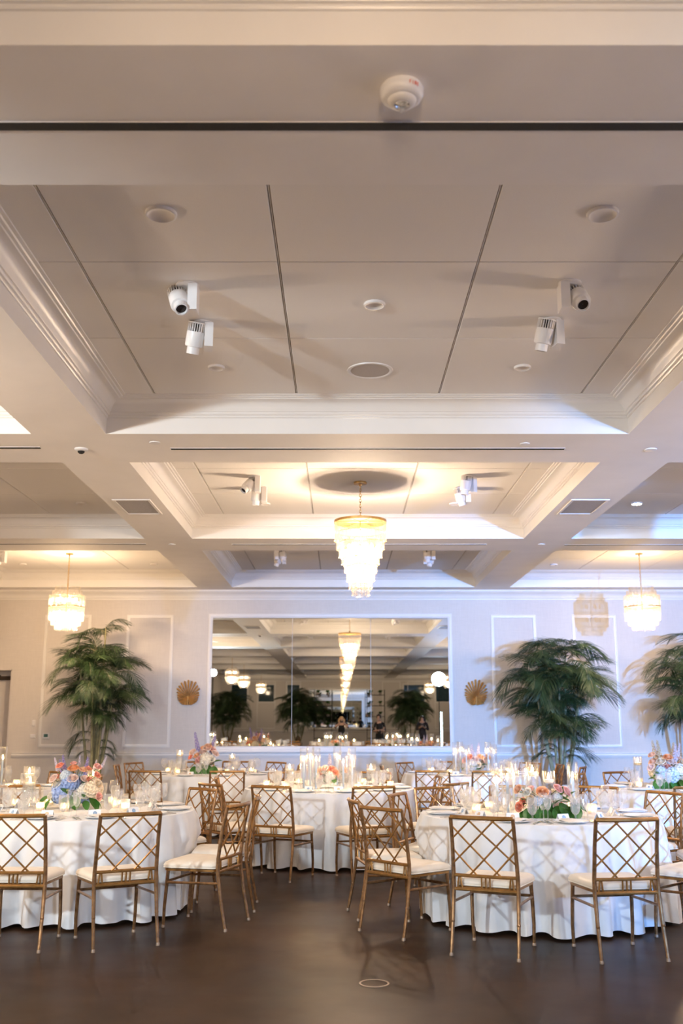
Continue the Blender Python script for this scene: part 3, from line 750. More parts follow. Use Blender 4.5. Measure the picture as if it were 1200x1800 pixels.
# ------------------------------------------------------------------ chairs
def chair_proto():
    t = thing('lattice_chair', 'x', 'chair')
    H = .868
    # rear leg and back post, one piece each side: foot, seat, top
    def post(s, z):
        # half width and depth along the post
        ks = [(0, .222, .0), (.22, .219, .045), (.40, .217, .072), (.50, .216, .072), (.70, .213, .046), (H, .211, .008)]
        for a, b_ in zip(ks, ks[1:]):
            if z <= b_[0]:
                f = (z - a[0]) / (b_[0] - a[0]); return Vector((s * (a[1] + f * (b_[1] - a[1])), a[2] + f * (b_[2] - a[2]), z))
        return Vector((s * ks[-1][1], ks[-1][2], z))
    for s in (-1, 1):
        b = MB().tube([post(s, z) for z in (.018, .11, .22, .31, .40, .45, .50, .60, .70, .78, H)], [.011, .0118, .0125, .013, .0142, .0142, .014, .0135, .013, .013, .0128], 8)
        b.lathe([(.0118, .20), (.0145, .208), (.0118, .216)], 8, (s * .2193, .041, 0))
        lg = b.build('leg', 'goldworn', t)
        MB().lathe([(.001, 0), (.014, 0), (.014, .012), (.0105, .02)], 10, (s * .222, 0, 0)).build('foot_cap', 'footcap', lg)
        # front legs bow gently
        pts = [(s * .210, .502, .018), (s * .215, .497, .14), (s * .213, .486, .28), (s * .208, .478, .41)]
        b = MB().tube(pts, [.011, .0122, .013, .0135], 8)
        lg = b.build('leg', 'goldworn', t)
        MB().lathe([(.001, 0), (.014, 0), (.014, .012), (.0105, .02)], 10, (s * .210, .503, 0)).build('foot_cap', 'footcap', lg)
    def back(u, w, bow=1.0):
        """point in the lattice field: u across, w up; the back bows away from the sitter"""
        z = .492 + w * (H - .492)
        a, c = post(-1, z), post(1, z); p = a + (c - a) * u
        p.y -= bow * .028 * (1 - (2 * u - 1) ** 2) * (.25 + .75 * w)
        return p
    n = 9
    MB().tube([back(i / (n - 1), 1) for i in range(n)], .0145, 8).build('top_rail', 'gold', t)
    MB().tube([back(i / (n - 1), 0) for i in range(n)], .0115, 8).build('back_rail', 'gold', t)
    MB().tube([post(-1, .405).lerp(post(1, .405), i / 6) for i in range(7)], .012, 8).build('back_rail', 'gold', t)
    bars = [((0, .85), (.75, 0)), ((.26, 1), (1, .2)), ((.64, 1), (1, .62)), ((0, .45), (.38, 0))]
    bars += [((1 - a[0], a[1]), (1 - c[0], c[1])) for a, c in bars]
    for i, (a, c) in enumerate(bars):
        off = .004 if i < 4 else -.004
        pts = []
        for k in range(6):
            f = k / 5; p = back(a[0] + (c[0] - a[0]) * f, a[1] + (c[1] - a[1]) * f); p.y += off; pts.append(p)
        MB().tube(pts, .0063, 6).build('lattice_bar', 'gold', t)
    for u0, u1 in ((.44, .44), (.505, .505), (.57, .57), (.085, .06), (.105, .135), (.915, .94), (.895, .865)):
        a = back(u0, 0, .4); c = post(-1, .405).lerp(post(1, .405), u1)
        MB().tube([a, c], .0062, 6).build('spindle', 'gold', t)
    # seat
    def ring(inset, z, bulge=0):
        o = []
        cs = [(-.206 + inset, .098 + inset), (.206 - inset, .098 + inset), (.230 - inset, .512 - inset), (-.230 + inset, .512 - inset)]
        rr = .035
        for k, (cx, cy) in enumerate(cs):
            sx, sy = (-1, 1, 1, -1)[k], (-1, -1, 1, 1)[k]
            a0 = (pi, -pi / 2, 0, pi / 2)[k]
            for j in range(4):
                q = a0 + j / 3 * pi / 2
                o.append((cx - sx * rr + cos(q) * rr, cy - sy * rr + sin(q) * rr, z))
        return o
    b = MB()
    def loft(rings, m):
        k = len(rings[0]); vs = [p for r in rings for p in r]
        fs = [(i * k + j, i * k + (j + 1) % k, (i + 1) * k + (j + 1) % k, (i + 1) * k + j) for i in range(len(rings) - 1) for j in range(k)]
        fs += [tuple(range(k))[::-1], tuple((len(rings) - 1) * k + j for j in range(k))]
        return MB().add(vs, fs)
    loft([ring(.012, .400), ring(.004, .402), ring(.004, .418), ring(.012, .42)], 0).build('seat_frame', 'gold', t)
    cu = loft([ring(.004, .42), ring(-.004, .430), ring(-.006, .445), ring(.004, .463), ring(.028, .474), ring(.07, .479), ring(.13, .481)], 0).build('cushion', 'cushion', t)
    rg = ring(-.004, .427); MB().tube(rg + [rg[0]], .004, 5, cap=False).build('piping', 'piping', cu)
    # stretchers
    MB().tube([(-.213, .482, .325), (.213, .482, .325)], .0095, 8).build('stretcher', 'goldworn', t)
    for s in (-1, 1):
        MB().tube([post(s, .325), (s * .213, .482, .318)], .0095, 8).build('stretcher', 'goldworn', t)
    return t
CH = Proto(chair_proto)

# ------------------------------------------------------------------ tables
TR, TZ = .955, .757
TABLES = {
    # key: centre, nickname, chairs (angle, rear-foot distance, turn)
    'A': ((-2.20, 8.75), 'the blue hydrangea table', [(-90.5, 1.74, 0), (-65, 1.79, 4), (-31, 1.66, 14), (-4, 1.50, 6), (44, 1.27, 0), (126, 1.62, 0), (158, 1.6, 0), (-122, 1.74, 0)]),
    'B': ((1.60, 8.45), 'the near candlelit table', [(-113, 1.74, 0), (-81.5, 1.73, 0), (-145.5, 1.60, 8), (-174, 1.52, 4), (157, 1.22, 0), (118, 1.55, 0), (88, 1.6, 0), (60, 1.70, 0), (29, 1.45, 0), (-46, 1.62, 0), (-8, 1.62, 0)]),
    'C': ((-.135, 11.60), 'the middle candlelit table', [(-109, 1.70, -6), (-75, 1.74, 4), (-133, 1.74, -8), (-174, 1.26, 0), (2, 1.24, 0), (62, 1.18, 0), (118, 1.22, 0), (-42, 1.75, 0)]),
    'D': ((-1.85, 14.70), 'the pink-flower table', [(-110, 1.85, 8), (-77, 1.85, -6), (184, 1.36, 0), (152, 1.44, 0), (106, 1.25, 0), (80, 1.25, 0), (46, 1.25, 0), (0, 1.25, 0)]),
    'E': ((1.85, 14.70), 'the far candlelit table', [(-112, 1.88, 10), (-90, 1.85, 0), (180, 1.28, 0), (139, 1.2, 0), (100, 1.2, 0), (2, 1.3, 0), (-24, 1.6, 0), (35, 1.2, 0)]),
    'F': ((3.90, 11.60), 'the white hydrangea table', [(-106, 1.85, 8), (115, 1.2, 0), (-76, 1.8, 0), (150, 1.25, 0)]),
    'G': ((-4.10, 11.60), 'the table beside the door wall', [(-70, 1.75, 0), (60, 1.3, 0), (15, 1.35, 0)]),
    'H': ((-4.30, 5.60), 'the reflected table with massed candles', [(60, 1.6, 0), (25, 1.6, 0)]),
    'I': ((4.25, 5.60), 'the reflected stage-lamp table', [(120, 1.6, 0), (155, 1.6, 0)]),
}
def table_proto():
    t = thing('banquet_table', 'x', 'table')
    MB().lathe([(.001, .73), (TR - .02, .73), (TR - .012, .738), (TR - .012, .748), (TR - .02, .752), (.001, .752)], 48).build('tabletop', 'tablewood', t)
    for k in range(4):
        q = pi / 4 + k * pi / 2
        MB().tube([(cos(q) * .5, sin(q) * .5, .73), (cos(q) * .52, sin(q) * .52, 0)], .016).build('leg', 'bronze', t)
    return t
TB = Proto(table_proto)
def cloth_mesh(seed, chairs):
    rnd = random.Random(seed)
    nt_, rows = 264, 15
    comps = [(rnd.choice((11, 12, 13)), rnd.uniform(0, 6.28), .45), (rnd.choice((21, 22, 23, 24)), rnd.uniform(0, 6.28), .85), (rnd.choice((33, 35, 37)), rnd.uniform(0, 6.28), .35), (5, rnd.uniform(0, 6.28), .3)]
    def wave(q):
        v = sum(a * sin(n * q + p) for n, p, a in comps)
        return math.tanh(v * 1.25)
    b = MB(); vs = []; fs = []
    prof = [(.25, 0), (.55, 0), (.80, 0), (TR - .03, 0), (TR - .006, -.002)]
    rings = [('t', r) for r, _ in prof]
    vs.append((0, 0, TZ))
    for r, dz in prof:
        for i in range(nt_):
            q = 2 * pi * i / nt_; vs.append((cos(q) * r, sin(q) * r, TZ + dz))
    for j in range(rows):
        s = (j + 1) / rows; 
        for i in range(nt_):
            q = 2 * pi * i / nt_; w = wave(q)
            z = TZ - .010 - s * (TZ - .010 - .016) + (.010 * (1 - w) * s * s)
            r = TR + .006 + .078 * s ** .8 + .070 * w * s ** .6
            for (a, d, tn) in chairs:
                da = abs((math.degrees(q) - a + 180) % 360 - 180)
                lim = d - .54
                if da < 24 and z < .56 and r > lim:
                    k = 1 if da < 15 else (24 - da) / 9
                    k *= 1 if z < .49 else max(0, (.56 - z) / .07)
                    r = r + (lim - r) * k
            vs.append((cos(q) * r, sin(q) * r, z))
    tot = len(prof) + rows
    for i in range(nt_): fs.append((0, 1 + i, 1 + (i + 1) % nt_))
    for j in range(tot - 1):
        for i in range(nt_):
            a = 1 + j * nt_ + i; c = 1 + j * nt_ + (i + 1) % nt_
            fs.append((a, a + nt_, c + nt_, c))
    me = MB().add(vs, fs).mesh('tablecloth', 'cloth'); return me

# ------------------------------------------------------------------ tableware
def solo(name, mb, mats, smooth=True):
    return mb.build(name, mats, None, smooth)
def goblet():
    t = thing('water_goblet', 'x', 'glass')
    MB().lathe([(.036, 0), (.034, .003), (.010, .008), (.006, .018), (.0065, .034), (.014, .042)], 20).build('foot', 'glass', t)
    MB().lathe([(.010, .040), (.024, .050), (.034, .072), (.038, .100), (.0385, .130), (.037, .165)], 28, ribs=.03).build('bowl', 'cutglass', t, smooth=False)
    MB().lathe([(.022, .052), (.031, .074), (.0345, .100), (.035, .125), (.001, .125)], 16).build('water', 'water', t)
    return t
def wineglass():
    t = thing('wine_glass', 'x', 'glass')
    MB().lathe([(.036, 0), (.034, .003), (.008, .007), (.004, .02), (.0038, .075), (.006, .085)], 20).build('stem', 'glass', t)
    MB().lathe([(.005, .083), (.020, .092), (.034, .112), (.040, .140), (.038, .172), (.031, .208)], 24).build('bowl', 'glass', t)
    return t
def flute():
    t = thing('champagne_glass', 'x', 'glass')
    MB().lathe([(.030, 0), (.028, .003), (.007, .007), (.004, .02), (.004, .065), (.006, .075)], 18).build('stem', 'glass', t)
    MB().lathe([(.005, .073), (.016, .083), (.026, .108), (.031, .150), (.032, .185)], 24, ribs=.02).build('bowl', 'cutglass', t, smooth=False)
    return t
def dinner_plate():
    t = thing('dinner_plate', 'x', 'plate')
    MB().lathe([(.001, .004), (.075, .004), (.088, .007), (.128, .017), (.132, .019), (.130, .015), (.088, .003), (.07, 0), (.001, 0)], 36).build('dish', 'porcelain', t)
    return t
def napkin():
    b = MB()
    def fn(u, v):
        x = (u - .5) * .12; y = (v - .5) * .24
        return (x, y, .012 + .012 * (1 - (2 * u - 1) ** 4) * (1 - (2 * v - 1) ** 6) + .003 * sin(u * 19 + v * 5))
    b.grid(fn, 10, 12)
    b.box((0, 0, .0115), (.118, .238, .002))
    o = solo('napkin', b, 'napkin'); tag(o, 'x', 'napkin'); return o
def fork():
    b = MB().box((0, -.03, .004), (.008, .12, .002)).box((0, .045, .006), (.014, .03, .002))
    b.add([(-.007, .03, .005), (.007, .03, .005), (.011, .05, .004), (-.011, .05, .004), (-.007, .03, .003), (.007, .03, .003), (.011, .05, .002), (-.011, .05, .002)], [(0, 1, 2, 3), (7, 6, 5, 4), (0, 4, 5, 1), (1, 5, 6, 2), (2, 6, 7, 3), (3, 7, 4, 0)])
    for k in range(4): b.box((-.0083 + k * .0055, .08, .005), (.0028, .062, .0018))
    o = solo('fork', b, 'silver', False); tag(o, 'x', 'fork'); return o
def knife():
    b = MB().box((0, -.06, .004), (.011, .09, .005))
    b.add([(-.006, -.015, .003), (.008, -.015, .003), (.010, .07, .003), (.0, .105, .003), (-.006, .09, .003), (-.006, -.015, .005), (.008, -.015, .004), (.010, .07, .004), (.0, .105, .004), (-.006, .09, .005)],
          [(4, 3, 2, 1, 0), (5, 6, 7, 8, 9), (0, 1, 6, 5), (1, 2, 7, 6), (2, 3, 8, 7), (3, 4, 9, 8), (4, 0, 5, 9)])
    o = solo('table_knife', b, 'silver', False); tag(o, 'x', 'knife'); return o
def card_fn(seal):
    def f():
        t = thing('place_card', 'x', 'place card')
        w, h, dp, th = .048, .050, .026, .0015
        b = MB()
        for s in (-1, 1):
            b.add([(-w, s * dp, 0), (w, s * dp, 0), (w, 0, h), (-w, 0, h), (-w, s * (dp - th), 0), (w, s * (dp - th), 0), (w, -s * th * .5, h - th), (-w, -s * th * .5, h - th)],
                  [(0, 1, 2, 3), (7, 6, 5, 4), (0, 4, 5, 1), (1, 5, 6, 2), (2, 6, 7, 3), (3, 7, 4, 0)])
        b.build('card', 'card', t, smooth=False)
        an = math.atan2(dp, h)
        sb = MB().lathe([(.016, 0), (.016, .002), (.012, .003), (.001, .003)], 18).mesh('seal', seal)
        link('seal', sb, t, (0, -dp * .5 - .001, h * .5), (R(90) - an, 0, 0))
        return t
    return f
def flame_mesh(p, z, s=1.0):
    return MB().lathe([(.001, z), (.0065 * s, z + .008 * s), (.0078 * s, z + .014 * s), (.005 * s, z + .026 * s), (.001, z + .040 * s)], 8).build('flame', 'flame', p)
def votive():
    t = thing('votive_candle', 'x', 'candle')
    MB().lathe([(.001, .004), (.030, .004), (.033, .008), (.037, .070), (.035, .070), (.032, .012)], 22).build('glass_cup', 'votiveglass', t)
    w = MB().lathe([(.030, .008), (.030, .028), (.001, .028)], 18).build('wax', 'wax', t)
    flame_mesh(w, .030, .8)
    return t
def taper_fn(h):
    def f():
        t = thing('taper_hurricane', 'x', 'candle')
        MB().lathe([(.001, .003), (.044, .003), (.046, .008), (.046, h), (.0435, h), (.0435, .010)], 28).build('glass_cylinder', 'hurricane', t)
        w = MB().lathe([(.011, .006), (.011, h * .66), (.006, h * .675), (.001, h * .675)], 14).build('taper', 'bluewax', t)
        flame_mesh(w, h * .68, 1.25)
        return t
    return f
def floater_fn(h, r=.052):
    def f():
        t = thing('floating_candle', 'x', 'candle')
        MB().lathe([(.001, .003), (r - .002, .003), (r, .008), (r, h), (r - .0025, h), (r - .0025, .010)], 30).build('glass_cylinder', 'hurricane', t)
        MB().lathe([(r - .004, .012), (r - .004, h * .74), (.001, h * .74)], 24).build('water', 'water', t)
        w = MB().lathe([(.001, h * .70), (.030, h * .71), (.042, h * .74), (.044, h * .79), (.040, h * .80), (.001, h * .795)], 22).build('wax_disc', 'wax', t)
        flame_mesh(w, h * .80, 1.3)
        return t
    return f
GOB, WIN, FLU, PLA, NAP, FRK, KNF = [Proto(f) for f in (goblet, wineglass, flute, dinner_plate, napkin, fork, knife)]
CRB, CRT = Proto(card_fn('sealblue')), Proto(card_fn('sealtan'))
VOT = Proto(votive)
TAP = {h: Proto(taper_fn(h)) for h in (.34, .40, .44)}
FLO = {h: Proto(floater_fn(h)) for h in (.26, .33, .40)}

# ------------------------------------------------------------------ flowers
def petal(b, r0, r1, ang, h, wd, curl, z0):
    """one cupped petal: rises from r0, opens to r1, its lip rolls outward"""
    def fn(u, v):
        a = ang + (u - .5) * wd * (.55 + .45 * math.sqrt(v))
        rr = r0 + (r1 - r0) * (1 - (1 - v) ** 1.8) + curl * max(0, v - .7) / .3 * .3
        z = z0 + h * v - .22 * h * (abs(2 * u - 1) ** 2.4) * v - curl * (max(0, v - .75) / .25) ** 2 * .5
        return (cos(a) * rr, sin(a) * rr, z)
    b.grid(fn, 5, 5)
def rose_mesh(colr):
    b = MB(); rnd = random.Random(3)
    b.lathe([(.001, .030), (.007, .028), (.009, .015), (.006, -.01), (.001, -.012)], 8)
    for k, (r0, r1, h, n, wd, curl) in enumerate([(.003, .010, .040, 3, 2.7, .002), (.005, .017, .042, 4, 2.2, .005), (.007, .025, .042, 5, 1.8, .009), (.009, .033, .039, 6, 1.55, .013), (.010, .041, .033, 7, 1.4, .017)]):
        for i in range(n):
            petal(b, r0, r1, 2 * pi * (i + .37 * k + rnd.uniform(-.12, .12)) / n, h, wd, curl, -.010 - .002 * k)
    return b.mesh('rose', colr)
def hydrangea_mesh(colr):
    b = MB(); n = 90
    for i in range(n):
        z = 1 - 1.55 * (i + .5) / n; r = math.sqrt(max(0, 1 - z * z)); a = i * 2.39996
        nrm = Vector((cos(a) * r, sin(a) * r, z)); c = nrm * (.085 + .006 * sin(i * 7.7))
        t1 = nrm.orthogonal().normalized(); t1 = (Matrix.Rotation(i * 1.7, 3, nrm) @ t1); t2 = nrm.cross(t1)
        for k in range(4):
            d = t1 * cos(k * pi / 2) + t2 * sin(k * pi / 2); e = t1 * cos(k * pi / 2 + pi / 2) + t2 * sin(k * pi / 2 + pi / 2)
            b.add([c - nrm * .002, c + d * .009 + e * .010 + nrm * .004, c + d * .020 + nrm * .002, c + d * .009 - e * .010 + nrm * .004], [(0, 3, 2, 1)])
    b.lathe([(.001, .078), (.04, .066), (.068, .035), (.078, 0), (.066, -.04), (.03, -.06), (.001, -.06)], 14)
    return b.mesh('hydrangea', colr, smooth=False)
def spike_mesh(colr):
    b = MB(); rnd = random.Random(5)
    b.tube([(0, 0, -.02), (0, 0, .16)], [.003, .0015], 5)
    for i in range(44):
        f = i / 44; z = .01 + f * .16; r = .020 * (1 - f * .75); a = i * 2.4
        c = Vector((cos(a) * r, sin(a) * r, z)); s = .013 * (1 - .55 * f)
        for k in range(5):
            q = k * 2 * pi / 5 + a
            nrm = Vector((cos(a), sin(a), .2)).normalized(); t1 = nrm.orthogonal().normalized(); t2 = nrm.cross(t1)
            d = t1 * cos(q) + t2 * sin(q); e = t1 * cos(q + 1.57) + t2 * sin(q + 1.57)
            b.add([c, c + d * s * .6 + e * s * .4 + nrm * .003, c + d * s + nrm * .001, c + d * s * .6 - e * s * .4 + nrm * .003], [(0, 3, 2, 1)])
    return b.mesh('flower_spike', colr, smooth=False)
def leaf_mesh(m, ln=.10, wd=.026):
    b = MB()
    def fn(u, v):
        w = wd * sin(pi * min(1, v * .95 + .05)) ** .8; x = (2 * u - 1) * w
        return (x, ln * v, .25 * abs(x) - .25 * ln * v * v + .02 * v)
    b.grid(fn, 4, 7); return b.mesh('leaf', m)
FM = {}
def flower_mesh(kind, colr):
    k = (kind, colr)
    if k not in FM: FM[k] = {'rose': rose_mesh, 'hydrangea': hydrangea_mesh, 'spike': spike_mesh}[kind]('p_' + colr)
    return FM[k]
LEAF = leaf_mesh('greenleaf'); BIGLEAF = leaf_mesh('greenleaf', .12, .045); SAGE = leaf_mesh('sage', .07, .012)
def arrangement(label, loc, blooms, leaves, bowl='compote', seed=1):
    """blooms: (kind, colour, dx, dy, z, size)"""
    t = thing('flower_arrangement', label, 'flowers', loc); rnd = random.Random(seed)
    if bowl == 'compote':
        MB().lathe([(.055, 0), (.05, .006), (.012, .014), (.010, .040), (.03, .05), (.07, .065), (.085, .09), (.088, .11), (.083, .11), (.07, .075), (.001, .06)], 28).build('vase', 'hurricane' if seed % 2 else 'pot', t)
    else:
        MB().lathe([(.001, .002), (.075, .002), (.085, .02), (.09, .10), (.085, .10), (.07, .012)], 28).build('vase', 'greenleaf', t)
    MB().lathe([(.001, .15), (.06, .13), (.085, .09), (.07, .06), (.001, .06)], 14).build('stem_foam', 'greenleaf', t)
    cen = Vector((0, 0, .10))
    for (kind, colr, dx, dy, z, s) in blooms:
        p = Vector((dx, dy, z)); dirv = (p - cen)
        if kind == 'spike': dirv = Vector((dx * .5, dy * .5 - .02, .25))
        else: dirv = Vector((dirv.x, dirv.y - .05, max(dirv.z, .02) + .03))
        q = dirv.normalized().to_track_quat('Z', 'Y').to_euler()
        nm = {'rose': 'rose', 'hydrangea': 'hydrangea', 'spike': 'flower_spike'}[kind]
        link(nm, flower_mesh(kind, colr), t, p, q, s * (.84 if kind == 'rose' else 1))
        if kind != 'hydrangea' or z > .2:
            MB().tube([cen, (p + cen) / 2 + Vector((0, 0, .01)), p - dirv.normalized() * .012], .0025, 5).build('flower_stem', 'greenleaf', t)
    for (dx, dy, z, yaw, pitch, s, big) in leaves:
        link('leaf', BIGLEAF if big == 1 else (SAGE if big == 2 else LEAF), t, (dx, dy, z), (R(pitch), rnd.uniform(-.3, .3), R(yaw)), s)
    return t
def auto_leaves(n, r, z, seed, s=1.0, mix=True):
    rnd = random.Random(seed); o = []
    for i in range(n):
        a = 360 * i / n + rnd.uniform(-20, 20)
        o.append((cos(R(a)) * r * .55, sin(R(a)) * r * .55, z + rnd.uniform(-.02, .05), a - 90, rnd.uniform(-25, 35), s * rnd.uniform(.8, 1.3), rnd.choice((0, 0, 1, 2)) if mix else 0))
    return o
def fill(px0, pz0, px, lst, seed):
    """lists given as picture offsets in metres from the base; depth varied around the middle"""
    rnd = random.Random(seed); o = []
    for (k, c, u, v, s) in lst:
        x = (u - px0) * px; z = (pz0 - v) * px
        dy = -rnd.uniform(.02, .11) if k != 'spike' else rnd.uniform(-.02, .06)
        o.append((k, c, x, dy, z, s))
    # mirror a few round the back
    for (k, c, u, v, s) in lst[::2]:
        x = -(u - px0) * px * .8; z = (pz0 - v) * px * .92
        o.append((k, c, x, rnd.uniform(.04, .11), z, s))
    return o

# ------------------------------------------------------------------ dress every table
def polar(c, a, r): return (c[0] + cos(R(a)) * r, c[1] + sin(R(a)) * r)
def setting(key, c, a, nick, full=True, seed=0, which='first'):
    rnd = random.Random(seed)
    rz = R(a) + pi / 2          # local +Y points to the table centre
    def at(x, y, z=0.0):
        # local frame at the rim
        rx, ry = polar(c, a, TR)
        q = rz
        return (rx + cos(q) * x - sin(q) * y, ry + sin(q) * x + cos(q) * y, TZ + .001 + z)
    j = lambda k=.012: rnd.uniform(-k, k)
    lab = lambda item: '%s, %s at %s' % (item, 'nearest place' if which == 'first' else which + ' place clockwise from the nearest', nick)
    place(PLA.get(), at(0, .16), 0, lab('white dinner plate'), 'dinner plates on ' + nick)
    if full:
        place(NAP.get(), at(j(), .155, .004), rz + j(.15), lab('folded ivory napkin'), 'napkins on ' + nick)
        place(FRK.get(), at(-.165, .16), rz + j(.1), lab('inner silver fork'), 'forks on ' + nick)
        place(FRK.get(), at(-.195, .155), rz + j(.1), lab('outer silver fork'), 'forks on ' + nick)
        place(KNF.get(), at(.165, .15), rz + j(.1), lab('silver table knife'), 'knives on ' + nick)
    blue = rnd.random() < .65
    place((CRB if blue else CRT).get(), at(j(.03) - .03, .335 + j()), rz + j(.3), lab('blue-sealed place card' if blue else 'tan-sealed place card'), 'place cards on ' + nick)
    place(GOB.get(), at(.10 + j(), .36 + j()), j(3), lab('ribbed water goblet'), 'water goblets on ' + nick)
    place(WIN.get(), at(.175 + j(), .30 + j()), j(3), lab('clear wine glass'), 'wine glasses on ' + nick)
    place(FLU.get(), at(.19 + j(), .385 + j()), j(3), lab('slim champagne glass'), 'champagne glasses on ' + nick)

START = {'A': -98 + 16, 'B': -113, 'C': -109, 'D': -110, 'E': -112, 'F': -106, 'G': -70, 'H': 60, 'I': 120}
START['A'] = -65
NP = {'A': 11, 'B': 12, 'C': 11, 'D': 9, 'E': 9, 'F': 9, 'G': 8, 'H': 7, 'I': 7}
for ti, (key, (c, nick, chairs)) in enumerate(TABLES.items()):
    place(TB.get(), (c[0], c[1], 0), ti * .3, 'round folding table hidden under the cloth of ' + nick, 'round banquet tables')
    cl = link('tablecloth', cloth_mesh(11 + ti, [x for x in chairs if x[1] < 1.75]), None, (c[0], c[1], 0)); tag(cl, 'white floor-length round cloth on ' + nick, 'tablecloth', 'white round tablecloths')
    # chairs, counted clockwise from the one nearest the camera
    pos = [(a, d, tn, *polar(c, a, d)) for (a, d, tn) in chairs]
    near = min(pos, key=lambda p: math.hypot(p[3], p[4]))
    pos.sort(key=lambda p: (near[0] - p[0]) % 360)
    for k, (a, d, tn, x, y) in enumerate(pos):
        lab = 'gold lattice-back chair nearest the camera at %s' % nick if k == 0 else 'gold lattice-back chair, %s clockwise from the nearest, at %s' % (ORD[k], nick)
        place(CH.get(), (x, y, 0), R(a + tn) + pi / 2, lab, 'gold lattice chairs around the round tables')
    angs = [START[key] + 360 * k / NP[key] for k in range(NP[key])]
    n0 = min(angs, key=lambda a: math.hypot(*polar(c, a, TR)))
    order = sorted(angs, key=lambda a: round((n0 - a) % 360, 3) % 360)
    for k, a in enumerate(angs):
        setting(key, c, a, nick, key in 'ABCF', ti * 50 + k, ORD[order.index(a)])

def cand(P, x, y, lab, grp): place(P.get(), (x, y, TZ + .001), 0, lab, grp)
def votives(c, nick, pts):
    c = [v[0] for v in TABLES.values() if v[1] == nick][0]
    n0 = min(pts, key=lambda p: math.hypot(*p)); ang = lambda p: math.degrees(math.atan2(p[1] - c[1], p[0] - c[0]))
    for k, (x, y) in enumerate(sorted(pts, key=lambda p: (ang(n0) - ang(p)) % 360)):
        cand(VOT, x, y, ('lit glass votive nearest the camera on ' if k == 0 else 'lit glass votive, %s clockwise from the nearest votive, on ' % ORD[k]) + nick, 'votives on ' + nick)
nick = {k: v[1] for k, v in TABLES.items()}
# table A
votives((0, 0), nick['A'], [(-2.52, 8.66), (-2.30, 8.60), (-2.86, 9.02), (-1.95, 8.92), (-1.80, 8.62), (-2.6, 9.2), (-2.05, 9.25)])
cand(FLO[.33], -2.86, 9.42, 'floating candle in a glass cylinder at the card side of the hydrangea bouquet', 'floating candles on ' + nick['A'])
cand(FLO[.33], -2.20, 9.12, 'floating candle in a glass cylinder behind the pink roses of the hydrangea bouquet', 'floating candles on ' + nick['A'])
cand(FLO[.26], -2.72, 9.0, 'shorter floating candle between the blue hydrangea and the taller cylinder', 'floating candles on ' + nick['A'])
A_b = fill(130, 1416, .0050, [('hydrangea', 'blue', 111, 1391, 1.05), ('hydrangea', 'blue', 124, 1374, .95), ('hydrangea', 'paleblue', 118, 1362, .6), ('hydrangea', 'cream', 165, 1384, .95), ('hydrangea', 'white', 150, 1388, .8),
    ('rose', 'white', 104, 1376, 1.5), ('rose', 'blush', 99, 1366, 1.2), ('rose', 'white', 95, 1395, 1.0), ('rose', 'blush', 131, 1366, 1.35), ('rose', 'orange', 129, 1350, 1.35), ('rose', 'coral', 107, 1345, 1.05), ('rose', 'pink', 129, 1341, .8),
    ('rose', 'peach', 146, 1352, 1.0), ('rose', 'blush', 150, 1368, 1.2), ('rose', 'coral', 158, 1369, .9), ('rose', 'pink', 174, 1346, 1.0), ('rose', 'coral', 173, 1360, .9), ('rose', 'pink', 178, 1396, 1.0), ('rose', 'cream', 176, 1375, 1.2), ('rose', 'blush', 138, 1394, 1.1),
    ('spike', 'purple', 113, 1360, 1.0), ('spike', 'purple', 106, 1358, .7), ('spike', 'lilac', 98, 1354, .7), ('spike', 'lilac', 134, 1346, .55), ('spike', 'lilac', 173, 1350, .65)], 4)
arrangement('large bouquet of blue hydrangea, orange and blush roses on the near table', (-2.32, 8.95, TZ + .001), A_b,
            auto_leaves(9, .2, .12, 5, 1.1) + [(-.19, -.05, .10, 110, -40, 1.2, 1), (-.16, -.1, .09, 140, -50, 1.2, 0), (.16, -.08, .09, -120, -45, 1.2, 1), (.13, -.12, .07, 200, -40, 1.2, 0), (.2, -.06, .08, -90, -50, 1.1, 0), (-.02, -.14, .1, 180, -50, 1.1, 1), (.05, -.14, .1, 190, -50, 1.1, 1)], seed=1)
# table B
votives((0, 0), nick['B'], [(2.02, 8.35), (1.25, 8.75), (1.10, 8.45), (1.95, 8.75), (1.55, 8.85), (1.72, 8.20)])
for (x, y, h, lab) in ((1.335, 8.30, .40, 'taper hurricane nearest the coral roses at the front of the near table'), (1.47, 8.80, .40, 'taper hurricane behind the sage sprigs of the near table'), (1.62, 9.0, .40, 'rearmost taper hurricane on the near table'),
                       (1.92, 8.55, .40, 'taper hurricane standing alone beyond the leafy end of the near table bouquet'), (1.30, 8.62, .34, 'short taper hurricane behind the coral roses of the near table')):
    cand(TAP[h], x, y, lab, 'taper hurricanes on ' + nick['B'])
cand(FLO[.40], 1.60, 8.62, 'tallest floating candle cylinder behind the peach rose of the near table', 'floating candles on ' + nick['B'])
cand(FLO[.33], 1.71, 8.50, 'lower floating candle cylinder behind the pink roses of the near table', 'floating candles on ' + nick['B'])
B_b = fill(950, 1434, .0046, [('rose', 'pink', 973, 1387, 1.15), ('rose', 'pink', 988, 1392, 1.15), ('rose', 'blush', 970, 1415, 1.5), ('rose', 'coral', 905, 1416, 1.1), ('rose', 'coral', 914, 1411, 1.15), ('rose', 'cream', 925, 1406, 1.2), ('rose', 'orange', 945, 1392, 1.35),
    ('rose', 'blush', 958, 1397, 1.3), ('rose', 'peach', 905, 1388, 1.1), ('rose', 'white', 998, 1408, 1.1), ('hydrangea', 'white', 972, 1402, .5), ('hydrangea', 'paleblue', 938, 1408, .5), ('rose', 'white', 920, 1392, 1.0), ('rose', 'cream', 932, 1418, 1.0)], 9)
